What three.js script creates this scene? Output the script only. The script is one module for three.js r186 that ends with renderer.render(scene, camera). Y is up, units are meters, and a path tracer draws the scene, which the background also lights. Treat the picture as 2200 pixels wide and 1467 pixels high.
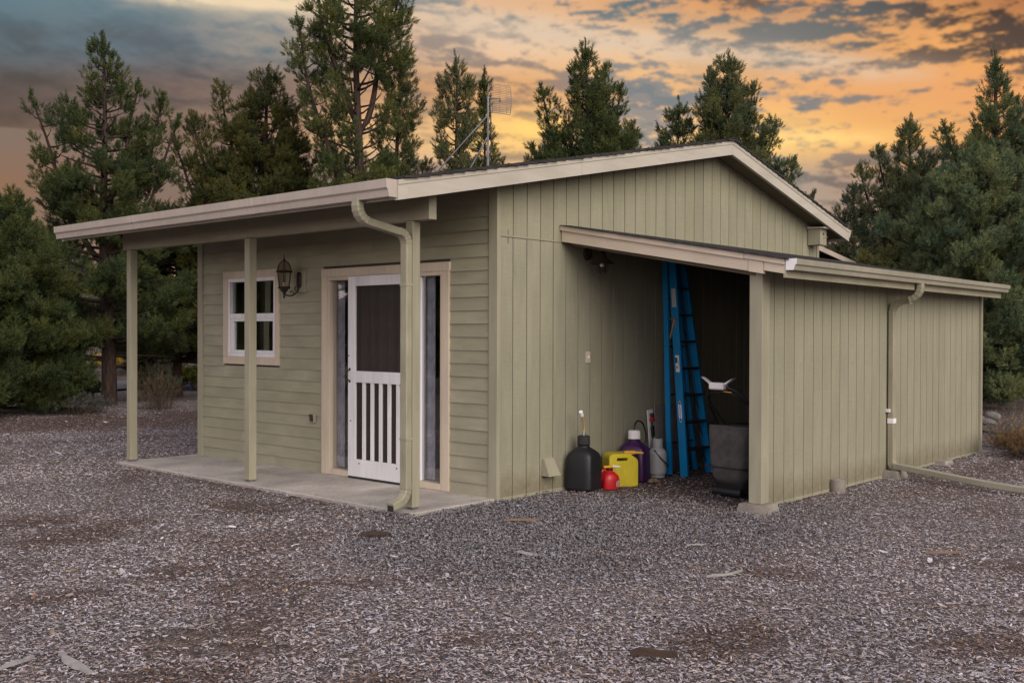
import * as THREE from 'three';
import { mergeGeometries } from 'three/addons/utils/BufferGeometryUtils.js';
import { RoundedBoxGeometry } from 'three/addons/geometries/RoundedBoxGeometry.js';

// ---------------------------------------------------------------- camera, sky, sun, exposure
const scene = new THREE.Scene();
const camera = new THREE.PerspectiveCamera(36.6, 1024 / 682, 0.1, 1500);
camera.position.set(-7.1925, 1.5782, 6.6162);
{
  const yaw = -0.7297, pit = -0.009;
  camera.up.set(0, 1, 0);
  camera.lookAt(camera.position.x + Math.cos(pit) * Math.cos(yaw), camera.position.y + Math.sin(pit), camera.position.z + Math.cos(pit) * Math.sin(yaw));
  camera.rotateZ(0.0028);
}
const renderer = new THREE.WebGLRenderer({ antialias: true });
renderer.toneMapping = THREE.LinearToneMapping;
renderer.toneMappingExposure = 1.25;
renderer.shadowMap.enabled = true;

const SKY_GAIN = 0.92;
const sun = new THREE.DirectionalLight(new THREE.Color().setRGB(1.0, 0.90, 0.80), 2.7);
sun.position.set(-9, 21, 38); sun.target.position.set(2, 0, 0);
sun.castShadow = true; sun.shadow.radius = 100; sun.shadow.mapSize.set(2048, 2048);
Object.assign(sun.shadow.camera, { left: -25, right: 25, top: 25, bottom: -25, near: 1, far: 120 });
scene.add(sun, sun.target);

// ---------------------------------------------------------------- numbers and noise
function rng(seed) { let a = seed >>> 0; return () => { a |= 0; a = (a + 0x6D2B79F5) | 0; let t = Math.imul(a ^ (a >>> 15), 1 | a); t = (t + Math.imul(t ^ (t >>> 7), 61 | t)) ^ t; return ((t ^ (t >>> 14)) >>> 0) / 4294967296; }; }
const R0 = rng(7);
const PERM = new Uint8Array(512); { const r = rng(11), p = [...Array(256).keys()]; for (let i = 255; i > 0; i--) { const j = Math.floor(r() * (i + 1)); [p[i], p[j]] = [p[j], p[i]]; } for (let i = 0; i < 512; i++) PERM[i] = p[i & 255]; }
const lerp = (a, b, t) => a + (b - a) * t, clamp = (x, a = 0, b = 1) => Math.min(b, Math.max(a, x));
const sstep = (a, b, x) => { const t = clamp((x - a) / (b - a)); return t * t * (3 - 2 * t); };
function vnoise(x, y, per = 256) {                       // value noise, 0..1, tileable with integer period
  const xi = Math.floor(x), yi = Math.floor(y), fx = x - xi, fy = y - yi, u = fx * fx * (3 - 2 * fx), v = fy * fy * (3 - 2 * fy);
  const m = (a) => ((a % per) + per) % per, h = (a, b) => PERM[(PERM[m(a) & 255] + m(b)) & 255] / 255;
  return lerp(lerp(h(xi, yi), h(xi + 1, yi), u), lerp(h(xi, yi + 1), h(xi + 1, yi + 1), u), v);
}
function fbm(x, y, oct = 5, per = 256, gain = 0.5) { let s = 0, a = 1, n = 0; for (let o = 0; o < oct; o++) { s += a * vnoise(x + o * 17.3 * (per === 256), y + o * 9.1 * (per === 256), per); n += a; a *= gain; x *= 2; y *= 2; per = Math.min(256, per * 2); } return s / n; }
const lin = (c) => { c /= 255; return c <= 0.04045 ? c / 12.92 : ((c + 0.055) / 1.055) ** 2.4; };

// ---------------------------------------------------------------- the evening sky (an equirectangular picture of air and clouds)
{
  const W = 4096, H = 2048, data = new Float32Array(W * H * 4);
  const YAW = -0.7297, D = 180 / Math.PI;
  // sheets of cloud and air at sunset: shaded and lit tone of each part of the western sky, by bearing (columns, 6.7 degrees apart) and height (rows)
  const rows = [17.9, 15.6, 13.2, 10.7, 8.2, 5.2, 0.5];
  const dark = [
    ['#586f79', '#5f7680', '#778286', '#6c7a80', '#5d757e', '#5d6e74', '#6b5a50', '#52433a', '#483a34'],
    ['#51595d', '#575e62', '#5f7078', '#97857a', '#92867d', '#8d8782', '#8a7a6d', '#705b4c', '#54453d'],
    ['#4b4340', '#544b48', '#615754', '#937a68', '#9c7c65', '#8a8581', '#787c7f', '#8a7c72', '#8a6e58'],
    ['#5d4d43', '#665449', '#80695a', '#b4936f', '#b08f68', '#998c82', '#968a82', '#94806f', '#866e5f'],
    ['#73533c', '#685549', '#7d695e', '#927e71', '#8f7d70', '#8f8177', '#7c7772', '#7a675c', '#7c685c'],
    ['#6c5747', '#735f52', '#86705f', '#927f70', '#938274', '#8e8073', '#867b73', '#806d60', '#7f6b5e'],
    ['#96785c', '#9a7c62', '#a08468', '#a58a70', '#a58a70', '#a58a70', '#a08a74', '#9a8068', '#96785c']];
  const lite = [
    ['#5f7680', '#6e7d82', '#b5aa98', '#d2b496', '#d7aa82', '#d7a06e', '#c88c5a', '#d7965a', '#aa7046'],
    ['#5c696e', '#62707a', '#968c82', '#cdaa8c', '#e1be9b', '#e4b98c', '#d7aa7d', '#e1a05f', '#e6a05a'],
    ['#5c504b', '#73625a', '#7d695f', '#be9169', '#d7a069', '#e1af78', '#e6aa6e', '#e1a064', '#e19b5f'],
    ['#6b574a', '#786256', '#a58269', '#e3b67e', '#efbe76', '#e6bd88', '#f5c373', '#e6aa64', '#d79b5f'],
    ['#825f41', '#82695c', '#967d70', '#b49b8a', '#be a087', '#bea591', '#a59687', '#aa8c76', '#aa8c73'],
    ['#826950', '#8c7362', '#a58c76', '#bea084', '#c3a58a', '#c3aa8f', '#b49e8c', '#a88c76', '#a0846c'],
    ['#c8a078', '#cda57d', '#d7af87', '#dcb48c', '#dcb48c', '#dcb48c', '#d7af87', '#cda57d', '#c8a078']];
  const tolin = (g) => g.map((r) => r.map((h) => { h = h.replace(/[# ]/g, ''); return [0, 2, 4].map((i) => lin(parseInt(h.slice(i, i + 2), 16))); }));
  const GD = tolin(dark), GL = tolin(lite);
  const cr = (a, b, c, d, t) => b + 0.5 * t * (c - a + t * (2 * a - 5 * b + 4 * c - d + t * (3 * (b - c) + d - a)));
  function grid(G, az, el, out) {
    const u = clamp((az + 26.8) / 6.7, 0, 7.999), iu = Math.floor(u), fu = u - iu;
    let r = 0; while (r < 5 && el < rows[r + 1]) r++;
    const fv = clamp((rows[r] - el) / (rows[r] - rows[r + 1])), sv = fv * fv * (3 - 2 * fv), su = fu * fu * (3 - 2 * fu);
    for (let k = 0; k < 3; k++) out[k] = lerp(lerp(G[r][iu][k], G[r][iu + 1][k], su), lerp(G[r + 1][iu][k], G[r + 1][iu + 1][k], su), sv);
    return out;
  }
  const d0 = [0, 0, 0], l0 = [0, 0, 0], o = [0, 0, 0];
  const streak = (az, el, a0, e0, a1, e1, w) => { const t = clamp((az - a0) / (a1 - a0)); const e = lerp(e0, e1, t); const f = Math.min(sstep(a0 - 3, a0 + 1.5, az), 1 - sstep(a1 - 1.5, a1 + 5, az)); return f * Math.exp(-(((el - e) / w) ** 2)); };
  for (let j = 0; j < H; j++) {
    const el = ((j + 0.5) / H - 0.5) * 180, ce = Math.cos(el / D), se = Math.sin(el / D);
    for (let i = 0; i < W; i++) {
      const lon = ((i + 0.5) / W - 0.5) * 2 * Math.PI;
      let az = (lon - YAW) * D; az = ((az + 540) % 360) - 180;
      const near = Math.abs(az) < 48 && el < 40 && el > -2;
      const q = (j * W + i) * 4;
      // broad dusk sky: lilac blue overhead, peach round the horizon, plus an added bright lobe out of view, lighting the porch side
      const away = sstep(25, 120, Math.abs(az)), up = sstep(8, 50, el);
      const hz = Math.exp(-Math.max(el, 0) / 16);
      const b = [lerp(0.87, 0.98, hz), lerp(0.85, 0.80, hz), lerp(1.02, 0.70, hz)];
      const fillGlow = Math.exp(-(((((az + 136 + 540) % 360) - 180) / 46) ** 2)) * Math.exp(-((el / 24) ** 2));
      const gain = lerp(0.105, 0.62, up) + 2.5 * fillGlow;
      let w = Math.max(sstep(30, 75, Math.abs(az)), sstep(18, 48, el));
      if (el < -1) { for (let k = 0; k < 3; k++) data[q + k] = 0.12; data[q + 3] = 1; continue; }
      if (w < 1) {
        const P = 1 / (se + 0.16), px = Math.sin(az / D) * ce * P, pz = Math.cos(az / D) * ce * P;
        let n, n2, wxx = 0; const ep = Math.atan(Math.tan(el / D) / Math.max(0.6, Math.cos(az / D))) * D;
        if (near) {
          const wx = fbm(px * 2.2 + 5, pz * 2.2, 3) - 0.5, wz = fbm(px * 2.2 + 40, pz * 2.2 + 9, 3) - 0.5;
          wxx = wx * 2; const a = 0.34, rx = px * Math.cos(a) + pz * Math.sin(a), rz = -px * Math.sin(a) + pz * Math.cos(a);
          const ww = fbm(az * 0.5 + 7, el * 1.5 + 3, 4) - 0.5; n = 0.66 * fbm(az * 0.42 + wx * 2.0 + 30, el * 1.9 + az * 0.10 + ww * 1.8 + wz * 2.6 + 40, 7, 256, 0.60) + 0.34 * fbm(rx * 6 + wx * 2.2, rz * 9 + wz * 2.2, 6, 256, 0.55);
          n2 = fbm(az * 0.13 + 60 + wx, el * 0.6 + az * 0.05 + wz * 1.6 + 20, 5);
        } else { n = fbm(px * 5.5, pz * 6.5, 4); n2 = fbm(az * 0.16 + 60, el * 0.95 + 20, 3); }
        if (near) { const pf = fbm(az * 1.15 + wxx * 1.5 + 11, el * 4.2 + az * 0.25 + 70 + wxx, 5, 256, 0.6) - 0.5; n += pf * 0.42 * sstep(-8, 6, az) + pf * 0.14; } grid(GD, az, ep, d0); grid(GL, az, ep, l0);
        const soft = (1 - sstep(-14, -5, az)) * 0.35;
        let t = sstep(0.405 - soft * 0.2, 0.55 + soft * 0.25, n * 0.76 + n2 * 0.24);
        for (let k = 0; k < 3; k++) o[k] = lerp(d0[k], l0[k], t);
        // gaps of clear blue between the clouds on the right
        const gap = sstep(0.50, 0.60, fbm(az * 0.16 + 90, el * 0.75 + az * 0.05 + 31 + (n - 0.5) * 1.5, 5)) * sstep(2, 8, az) * (1 - sstep(17, 24, az)) * sstep(8, 11, el) * 0.5;
        const blue = [0.115, 0.165, 0.185]; for (let k = 0; k < 3; k++) o[k] = lerp(o[k], blue[k], gap * (1 - t * 0.7));
        const rag = clamp(0.15 + 2.2 * (n - 0.27), 0, 1.3);
        const s1 = clamp((streak(az, ep, -5, 17.2, 19, 14.3, 0.62) + 0.5 * streak(az, ep, -5, 16.4, 8, 15.2, 0.5)) * rag), s2 = clamp(streak(az, ep, -19, 17.9, -12, 17.6, 0.42) * rag * 1.5);
        const s3 = clamp(streak(az, ep, 12.5, 10.5, 17, 10.7, 0.45) * rag * 1.25), s4 = Math.exp(-(((az - 1.0) / 2.3) ** 2) - (((el - 11.0) / 0.85) ** 2)) * rag;
        const mixin = (c, f) => { for (let k = 0; k < 3; k++) o[k] = lerp(o[k], c[k], clamp(f)); };
        { const L = 0.35 * o[0] + 0.5 * o[1] + 0.15 * o[2]; for (let k = 0; k < 3; k++) o[k] = lerp(o[k], L * [1.06, 1.0, 0.93][k], 0.03); }
        mixin([0.66, 0.50, 0.36], s1 * 1.05); mixin([0.80, 0.62, 0.40], s2 * 0.9); mixin([0.98, 0.63, 0.22], s3 * 0.9); mixin([1.0, 0.62, 0.17], s4 * 0.9);
      }
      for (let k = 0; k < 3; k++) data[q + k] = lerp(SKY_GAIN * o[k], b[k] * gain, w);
      data[q + 3] = 1;
    }
  }
  const t = new THREE.DataTexture(data, W, H, THREE.RGBAFormat, THREE.FloatType);
  t.mapping = THREE.EquirectangularReflectionMapping; t.magFilter = t.minFilter = THREE.LinearFilter; t.needsUpdate = true;
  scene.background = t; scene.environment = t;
}

// ---------------------------------------------------------------- textures
function tex(w, h, f, srgb = true) {                     // f(u, v, x, y) -> [r, g, b] 0..1 as stored
  const d = new Uint8Array(w * h * 4);
  for (let y = 0; y < h; y++) for (let x = 0; x < w; x++) { const c = f(x / w, y / h, x, y), q = (y * w + x) * 4; for (let k = 0; k < 3; k++) d[q + k] = clamp(c[k]) * 255; d[q + 3] = 255; }
  const t = new THREE.DataTexture(d, w, h); t.wrapS = t.wrapT = THREE.RepeatWrapping; t.magFilter = THREE.LinearFilter; t.minFilter = THREE.LinearMipmapLinearFilter; t.generateMipmaps = true;
  if (srgb) t.colorSpace = THREE.SRGBColorSpace; t.needsUpdate = true; return t;
}
const g3 = (v) => [v, v, v];
// rough sawn plywood, grain along v; tile is 1.2 m
const grainH = new Float32Array(512 * 1024);
{
  for (let y = 0; y < 1024; y++) for (let x = 0; x < 512; x++) {
    const u = x / 512, v = y / 1024;
    const wob = fbm(u * 4, v * 4, 3, 4) * 0.06;
    let g = fbm((u + wob) * 64, v * 6, 4, 64 > 0 ? 64 : 64);
    const saw = fbm(u * 16, v * 220, 2, 220 % 256);
    grainH[y * 512 + x] = 0.62 * g + 0.38 * saw;
  }
}
const gAt = (x, y) => grainH[(y & 1023) * 512 + (x & 511)];
const grainMap = tex(512, 1024, (u, v, x, y) => { const b = fbm(u * 3, v * 3, 4, 3); const k = fbm(u * 9 + 3, v * 5, 4, 15); let c = 0.84 + 0.10 * (gAt(x, y) - 0.5) + 0.10 * (b - 0.5); if (k > 0.76) c -= 0.02; return [c * 1.0, c, c * 0.985]; });
// the lowest tier: same grain, with rain splash and dust on the first hand's breadth above the ground; tile is 2.6 m high
const splashMap = tex(512, 1024, (u, v, x, y) => { const b = fbm(u * 3, v * 6, 4, 6), h = v * 2.6 - 0.06, e = 0.10 + 0.22 * fbm(u * 5 + 1, 3.3, 4, 5), d = clamp(1 - h / e) * (h > -0.06 ? 1 : 0) * (0.35 + 0.65 * fbm(u * 24, v * 60, 3, 60)); let c = 0.84 + 0.10 * (gAt(x, y * 2) - 0.5) + 0.10 * (b - 0.5); return [c * (1 - 0.22 * d), c * (1 - 0.26 * d), c * (1 - 0.30 * d)]; });
const grainBump = tex(512, 1024, (u, v, x, y) => g3(gAt(x, y)), false);
const paintMap = tex(512, 512, (u, v) => { const b = fbm(u * 4, v * 4, 5, 4), s = fbm(u * 40, v * 6, 3, 120); return g3(0.86 + 0.14 * (b - 0.5) + 0.08 * (s - 0.5)); });
const mottle = tex(512, 512, (u, v) => { const b = fbm(u * 6, v * 6, 6, 6), s = fbm(u * 90, v * 90, 2, 180); return g3(0.78 + 0.34 * (b - 0.5) + 0.18 * (s - 0.5)); });
const mottleBump = tex(512, 512, (u, v) => g3(fbm(u * 60, v * 60, 3, 60)), false);
const concreteMap = tex(1024, 1024, (u, v) => { const b = fbm(u * 4, v * 4, 6, 4, 0.6), st = fbm(u * 2 + 9, v * 9, 4, 9), s = fbm(u * 128, v * 128, 2, 128); let c = 0.80 + 0.26 * (b - 0.5) + 0.2 * (st - 0.5) + 0.10 * (s - 0.5); const cr = Math.abs(fbm(u * 5 + 2, v * 5 + 7, 4, 5) - 0.5); if (cr < 0.006) c -= 0.10; return [c, c * 0.985, c * 0.965]; });
const fabricMap = tex(256, 256, (u, v) => { const b = fbm(u * 5, v * 5, 5, 5), wv = 0.5 + 0.25 * Math.sin(u * 256 * Math.PI / 2) + 0.25 * Math.sin(v * 256 * Math.PI / 2); return g3(0.75 + 0.3 * (b - 0.5) + 0.12 * (wv - 0.5)); });
const barkMap = tex(256, 512, (u, v) => { const g = fbm(u * 26, v * 5, 5, 52); return [0.55 + 0.6 * (g - 0.5), 0.55 + 0.55 * (g - 0.5), 0.55 + 0.5 * (g - 0.5)]; });
const barkBump = tex(256, 512, (u, v) => g3(fbm(u * 26, v * 5, 5, 52)), false);
// shredded litter under the loose chips: flecks of many tones, tile 3 m
const LIT = 1536, litC = new Float32Array(LIT * LIT * 3), litB = new Float32Array(LIT * LIT);
{
  const r = rng(23);
  for (let i = 0; i < LIT * LIT; i++) { const n = 0.34; litC[i * 3] = n; litC[i * 3 + 1] = n * 0.9; litC[i * 3 + 2] = n * 0.87; litB[i] = 0.2; }
  for (let k = 0; k < 52000; k++) {
    const L = 5 + r() * r() * 22, w = 1.2 + r() * 3.2, a = r() * Math.PI * 2, cx = r() * LIT, cy = r() * LIT, t = r();
    const v = t < 0.3 ? 0.24 + r() * 0.15 : t < 0.75 ? 0.40 + r() * 0.2 : 0.58 + r() * 0.24, wm = t < 0.3 ? 0.86 : 0.96 + r() * 0.05, hgt = 0.25 + r() * 0.75;
    const ca = Math.cos(a), sa = Math.sin(a), n = Math.ceil(L);
    for (let p = -n; p <= n; p++) for (let s = -Math.ceil(w); s <= Math.ceil(w); s++) {
      if (Math.abs(p) > L / 1 || Math.abs(s) > w * (1 - 0.5 * Math.abs(p) / L)) continue;
      const x = ((Math.round(cx + ca * p - sa * s) % LIT) + LIT) % LIT, y = ((Math.round(cy + sa * p + ca * s) % LIT) + LIT) % LIT, q = y * LIT + x;
      litC[q * 3] = v; litC[q * 3 + 1] = v * wm; litC[q * 3 + 2] = v * (wm - 0.015); litB[q] = hgt;
    }
  }
}
const litterMap = tex(LIT, LIT, (u, v, x, y) => { const q = (y * LIT + x) * 3; return [litC[q], litC[q + 1], litC[q + 2]]; });
const litterBump = tex(LIT, LIT, (u, v, x, y) => g3(litB[y * LIT + x]), false);

// ---------------------------------------------------------------- materials
const C = (r, g, b) => new THREE.Color().setRGB(r, g, b);
const mat = (color, o = {}) => new THREE.MeshStandardMaterial({ color: color.isColor ? color : C(...color), roughness: 0.75, metalness: 0, ...o });
const M = {};
const sageTones = [[0.388, 0.374, 0.268], [0.396, 0.380, 0.276], [0.381, 0.368, 0.261], [0.391, 0.374, 0.272]];
const planks = sageTones.map((c) => mat(c, { map: grainMap, bumpMap: grainBump, bumpScale: 0.0025, roughness: 0.72 }));
const laps = sageTones.map((c) => mat([c[0] * 0.98, c[1] * 0.97, c[2] * 0.93], { map: paintMap, bumpMap: mottleBump, bumpScale: 0.0006, roughness: 0.6 }));
const lowPlanks = sageTones.map((c) => mat(c, { map: splashMap, bumpMap: grainBump, bumpScale: 0.0025, roughness: 0.74 }));
M.sage = mat([0.385, 0.36, 0.262], { map: paintMap, roughness: 0.6, bumpMap: grainBump, bumpScale: 0.0006 });
M.sageTrim = mat([0.40, 0.375, 0.27], { map: paintMap, roughness: 0.55, bumpMap: grainBump, bumpScale: 0.001 });
M.groove = mat([0.075, 0.066, 0.045], { map: paintMap, roughness: 0.9 });  // darker than the siding paint: groove shade put into the colour, plus settled dirt
M.sagePipe = mat([0.40, 0.375, 0.27], { map: paintMap, roughness: 0.38 });
M.cream = mat([0.70, 0.595, 0.46], { map: paintMap, roughness: 0.6, bumpMap: grainBump, bumpScale: 0.0007 });
M.rake = mat([0.62, 0.572, 0.485], { map: paintMap, roughness: 0.6, bumpMap: grainBump, bumpScale: 0.0008 });
M.gutter = mat([0.58, 0.505, 0.435], { map: paintMap, roughness: 0.4 });
M.gutterSage = mat([0.42, 0.40, 0.31], { map: paintMap, roughness: 0.4 });
M.white = mat([0.93, 0.93, 0.94], { roughness: 0.45, map: paintMap });
M.plainWhite = mat([0.78, 0.78, 0.79], { roughness: 0.45 });
M.soffit = mat([0.20, 0.17, 0.115], { map: grainMap, bumpMap: grainBump, bumpScale: 0.002, roughness: 0.9 });
M.shingle = mat([0.045, 0.043, 0.044], { map: mottle, bumpMap: mottleBump, bumpScale: 0.003, roughness: 0.95 });
M.concrete = mat([0.62, 0.585, 0.55], { map: concreteMap, bumpMap: mottleBump, bumpScale: 0.001, roughness: 0.85 });
M.pier = mat([0.40, 0.37, 0.33], { map: concreteMap, bumpMap: mottleBump, bumpScale: 0.003, roughness: 0.95 });
M.glass = new THREE.MeshPhysicalMaterial({ color: C(0.94, 0.94, 0.96), roughness: 0.02, transmission: 1, thickness: 0, ior: 1.95 });
M.windowGlass = new THREE.MeshPhysicalMaterial({ color: C(0.80, 0.86, 0.83), roughness: 0.02, transmission: 1, thickness: 0, ior: 1.8 });
M.lampGlass = new THREE.MeshPhysicalMaterial({ color: C(0.72, 0.69, 0.63), roughness: 0.1, transmission: 1, thickness: 0, ior: 1.45 });
M.screen = mat([0.045, 0.036, 0.032], { transparent: true, opacity: 0.42, roughness: 0.9, side: THREE.DoubleSide });
M.curtain = mat([0.20, 0.165, 0.15], { map: fabricMap, roughness: 0.9, side: THREE.DoubleSide });
M.sheer = mat([0.50, 0.52, 0.56], { map: fabricMap, roughness: 0.9, side: THREE.DoubleSide });
M.interior = mat([0.22, 0.21, 0.19], { roughness: 0.9 });
M.bronze = mat([0.022, 0.016, 0.014], { roughness: 0.55, metalness: 0.3 });
M.rust = mat([0.10, 0.062, 0.045], { map: mottle, roughness: 0.65, metalness: 0.3 });
M.black = mat([0.008, 0.009, 0.012], { roughness: 0.5 });
M.blackSoft = mat([0.016, 0.016, 0.017], { roughness: 0.7 });
M.steel = mat([0.42, 0.42, 0.43], { roughness: 0.35, metalness: 0.9 });
M.galv = mat([0.33, 0.33, 0.36], { roughness: 0.55, metalness: 0.75, map: mottle });
M.ladderBlue = mat([0.0, 0.27, 0.62], { roughness: 0.42, map: paintMap });
M.step = mat([0.10, 0.10, 0.105], { roughness: 0.5, metalness: 0.5, map: mottle });
M.copper = mat([0.42, 0.24, 0.11], { roughness: 0.4, metalness: 0.6 });
M.yellow = mat([0.74, 0.60, 0.02], { roughness: 0.42, map: paintMap });
M.amber = mat([0.65, 0.33, 0.015], { roughness: 0.4 });
M.red = mat([0.42, 0.008, 0.014], { roughness: 0.35 });
M.purple = mat([0.038, 0.008, 0.055], { roughness: 0.35 });
M.capWhite = mat([0.72, 0.70, 0.71], { roughness: 0.5 });
M.tankGrey = mat([0.62, 0.62, 0.63], { roughness: 0.4, map: paintMap });
M.greyPanel = mat([0.30, 0.28, 0.28], { roughness: 0.8, map: mottle });
M.hose = mat([0.35, 0.26, 0.13], { roughness: 0.4 });
M.bag = mat([0.13, 0.122, 0.116], { map: fabricMap, roughness: 0.95, bumpMap: mottleBump, bumpScale: 0.001 });
M.bagDark = mat([0.03, 0.03, 0.032], { map: fabricMap, roughness: 0.9 });
M.brown = mat([0.115, 0.055, 0.036], { map: grainMap, roughness: 0.85 });
M.bark = mat([0.17, 0.10, 0.075], { map: barkMap, bumpMap: barkBump, bumpScale: 0.03, roughness: 0.95 });
M.barkGrey = mat([0.16, 0.135, 0.12], { map: barkMap, bumpMap: barkBump, bumpScale: 0.02, roughness: 0.95 });
M.stone = mat([0.25, 0.225, 0.21], { map: mottle, bumpMap: mottleBump, bumpScale: 0.01, roughness: 0.9 });
M.driftwood = mat([0.40, 0.375, 0.37], { map: grainMap, bumpMap: grainBump, bumpScale: 0.004, roughness: 0.9 });
M.tanwood = mat([0.26, 0.165, 0.105], { map: grainMap, bumpMap: grainBump, bumpScale: 0.004, roughness: 0.9 });
M.darkwood = mat([0.06, 0.035, 0.025], { map: grainMap, bumpMap: grainBump, bumpScale: 0.006, roughness: 0.95 });
M.label = null;

// ---------------------------------------------------------------- building blocks
const used = {};
function numbered(name) { const n = used[name] = (used[name] ?? -1) + 1; return n ? `${name}_${String(n).padStart(3, '0')}` : name; }
function shade(o) { o.traverse((m) => { if (m.isMesh) { m.castShadow = m.receiveShadow = true; } }); return o; }
function thing(name, label, category, pos = [0, 0, 0], turn = 0, group) {
  const o = new THREE.Group(); o.name = numbered(name); o.position.set(...pos); o.rotation.y = turn;
  o.userData = { label, category }; if (group) o.userData.group = group; scene.add(o); return o;
}
function part(name, geo, m, parent, label) {
  const g = Array.isArray(geo) ? merge(geo) : geo, o = new THREE.Mesh(g, m); o.name = name; if (label) o.userData.label = label;
  o.castShadow = o.receiveShadow = true; parent.add(o); return o;
}
function norm(g) { g = g.index ? g.toNonIndexed() : g; for (const k of Object.keys(g.attributes)) if (!['position', 'normal', 'uv'].includes(k)) g.deleteAttribute(k); g.morphAttributes = {}; return g; }
function merge(list) { return list.length === 1 ? list[0] : mergeGeometries(list.map(norm)); }
let uvSeed = rng(5);
function metre(g, { tile = 1.2, tileV = 2.4, swap = false, off = true, offV = off } = {}) {      // uv in metres from the dominant face direction
  g = g.index ? g.toNonIndexed() : g; if (!g.attributes.normal) g.computeVertexNormals();
  const p = g.attributes.position, n = g.attributes.normal, uv = new Float32Array(p.count * 2), ou = off ? uvSeed() : 0, ov = offV ? uvSeed() : 0;
  for (let i = 0; i < p.count; i++) {
    const ax = Math.abs(n.getX(i)), ay = Math.abs(n.getY(i)), az = Math.abs(n.getZ(i));
    let a, b; if (ax >= ay && ax >= az) { a = p.getZ(i); b = p.getY(i); } else if (az >= ay) { a = p.getX(i); b = p.getY(i); } else { a = p.getX(i); b = p.getZ(i); }
    if (swap) [a, b] = [b, a];
    uv[2 * i] = a / tile + ou; uv[2 * i + 1] = b / tileV + ov;
  }
  g.setAttribute('uv', new THREE.BufferAttribute(uv, 2)); return g;
}
function hexa(c) {                                        // box from 8 corners: 4 below (anticlockwise from above), 4 above
  const f = [[0, 3, 2, 1], [4, 5, 6, 7], [0, 1, 5, 4], [1, 2, 6, 5], [2, 3, 7, 6], [3, 0, 4, 7]], p = [];
  for (const [a, b, d, e] of f) p.push(...c[a], ...c[b], ...c[d], ...c[a], ...c[d], ...c[e]);
  const g = new THREE.BufferGeometry(); g.setAttribute('position', new THREE.BufferAttribute(new Float32Array(p), 3)); g.computeVertexNormals(); return g;
}
function fixOut(g) {                                      // turn a convex closed shape's faces outward
  const p = g.attributes.position, c = new THREE.Vector3(), a = new THREE.Vector3(), b = new THREE.Vector3(), d = new THREE.Vector3();
  for (let i = 0; i < p.count; i++) c.add(a.fromBufferAttribute(p, i)); c.divideScalar(p.count);
  for (let i = 0; i < p.count; i += 3) {
    a.fromBufferAttribute(p, i); b.fromBufferAttribute(p, i + 1); d.fromBufferAttribute(p, i + 2);
    const n = b.clone().sub(a).cross(d.clone().sub(a)), m = a.clone().add(b).add(d).divideScalar(3).sub(c);
    if (n.dot(m) < 0) { p.setXYZ(i + 1, d.x, d.y, d.z); p.setXYZ(i + 2, b.x, b.y, b.z); }
  }
  g.computeVertexNormals(); return g;
}
const box = (x0, x1, y0, y1, z0, z1, o) => metre(fixOut(hexa([[x0, y0, z0], [x1, y0, z0], [x1, y0, z1], [x0, y0, z1], [x0, y1, z0], [x1, y1, z0], [x1, y1, z1], [x0, y1, z1]])), o);
const slab = (c, o) => metre(fixOut(hexa(c)), o);
function rbox(x0, x1, y0, y1, z0, z1, r = 0.006, seg = 1, o) { const g = new RoundedBoxGeometry(x1 - x0, y1 - y0, z1 - z0, seg, Math.min(r, (x1 - x0) / 2.01, (y1 - y0) / 2.01, (z1 - z0) / 2.01)); g.translate((x0 + x1) / 2, (y0 + y1) / 2, (z0 + z1) / 2); return metre(g, o); }
const V = (x, y, z) => new THREE.Vector3(x, y, z);
function tube(pts, r, seg = 8, n = 0, closed = false) { const c = new THREE.CatmullRomCurve3(pts.map((p) => V(...p)), closed); return norm(new THREE.TubeGeometry(c, n || pts.length * 6, r, seg, closed)); }
function bar(a, b, r, seg = 8, r2 = r) { a = V(...a); b = V(...b); const L = a.distanceTo(b), g = new THREE.CylinderGeometry(r2, r, L, seg); g.translate(0, L / 2, 0); g.applyQuaternion(new THREE.Quaternion().setFromUnitVectors(V(0, 1, 0), b.clone().sub(a).normalize())); g.translate(a.x, a.y, a.z); return norm(g); }
function lathe(pts, seg = 24) { return norm(new THREE.LatheGeometry(pts.map(([r, y]) => new THREE.Vector2(Math.max(r, 0.0004), y)), seg)); }
const mv = (g, x, y, z) => g.translate(x, y, z);
// a section swept along a path lying in the plane with normal B
function sweep(sec, path, B, scales, open = false) {
  B = V(...B).normalize(); const P = path.map((p) => V(...p)), rings = [], p = [];
  for (let i = 0; i < P.length; i++) {
    const t = P[Math.min(i + 1, P.length - 1)].clone().sub(P[Math.max(i - 1, 0)]).normalize(), N = B.clone().cross(t).normalize();
    const ta = i > 0 ? P[i].clone().sub(P[i - 1]).normalize() : t, k = 1 / Math.max(0.6, ta.dot(t)), s = scales ? scales[i] ?? 1 : 1;
    rings.push(sec.map(([a, b]) => P[i].clone().addScaledVector(N, a * k * s).addScaledVector(B, b * s)));
  }
  const tri = (a, b, c) => p.push(a.x, a.y, a.z, b.x, b.y, b.z, c.x, c.y, c.z), n = sec.length, m = open ? n - 1 : n;
  for (let i = 0; i + 1 < rings.length; i++) for (let j = 0; j < m; j++) { const a = rings[i][j], b = rings[i][(j + 1) % n], c = rings[i + 1][(j + 1) % n], d = rings[i + 1][j]; tri(a, b, c); tri(a, c, d); }
  if (!open) for (const [r, f] of [[rings[0], 1], [rings[rings.length - 1], -1]]) for (let j = 1; j + 1 < n; j++) f > 0 ? tri(r[0], r[j + 1], r[j]) : tri(r[0], r[j], r[j + 1]);
  const g = new THREE.BufferGeometry(); g.setAttribute('position', new THREE.BufferAttribute(new Float32Array(p), 3)); g.computeVertexNormals(); return metre(g, { tile: 0.8, tileV: 0.8 });
}
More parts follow.
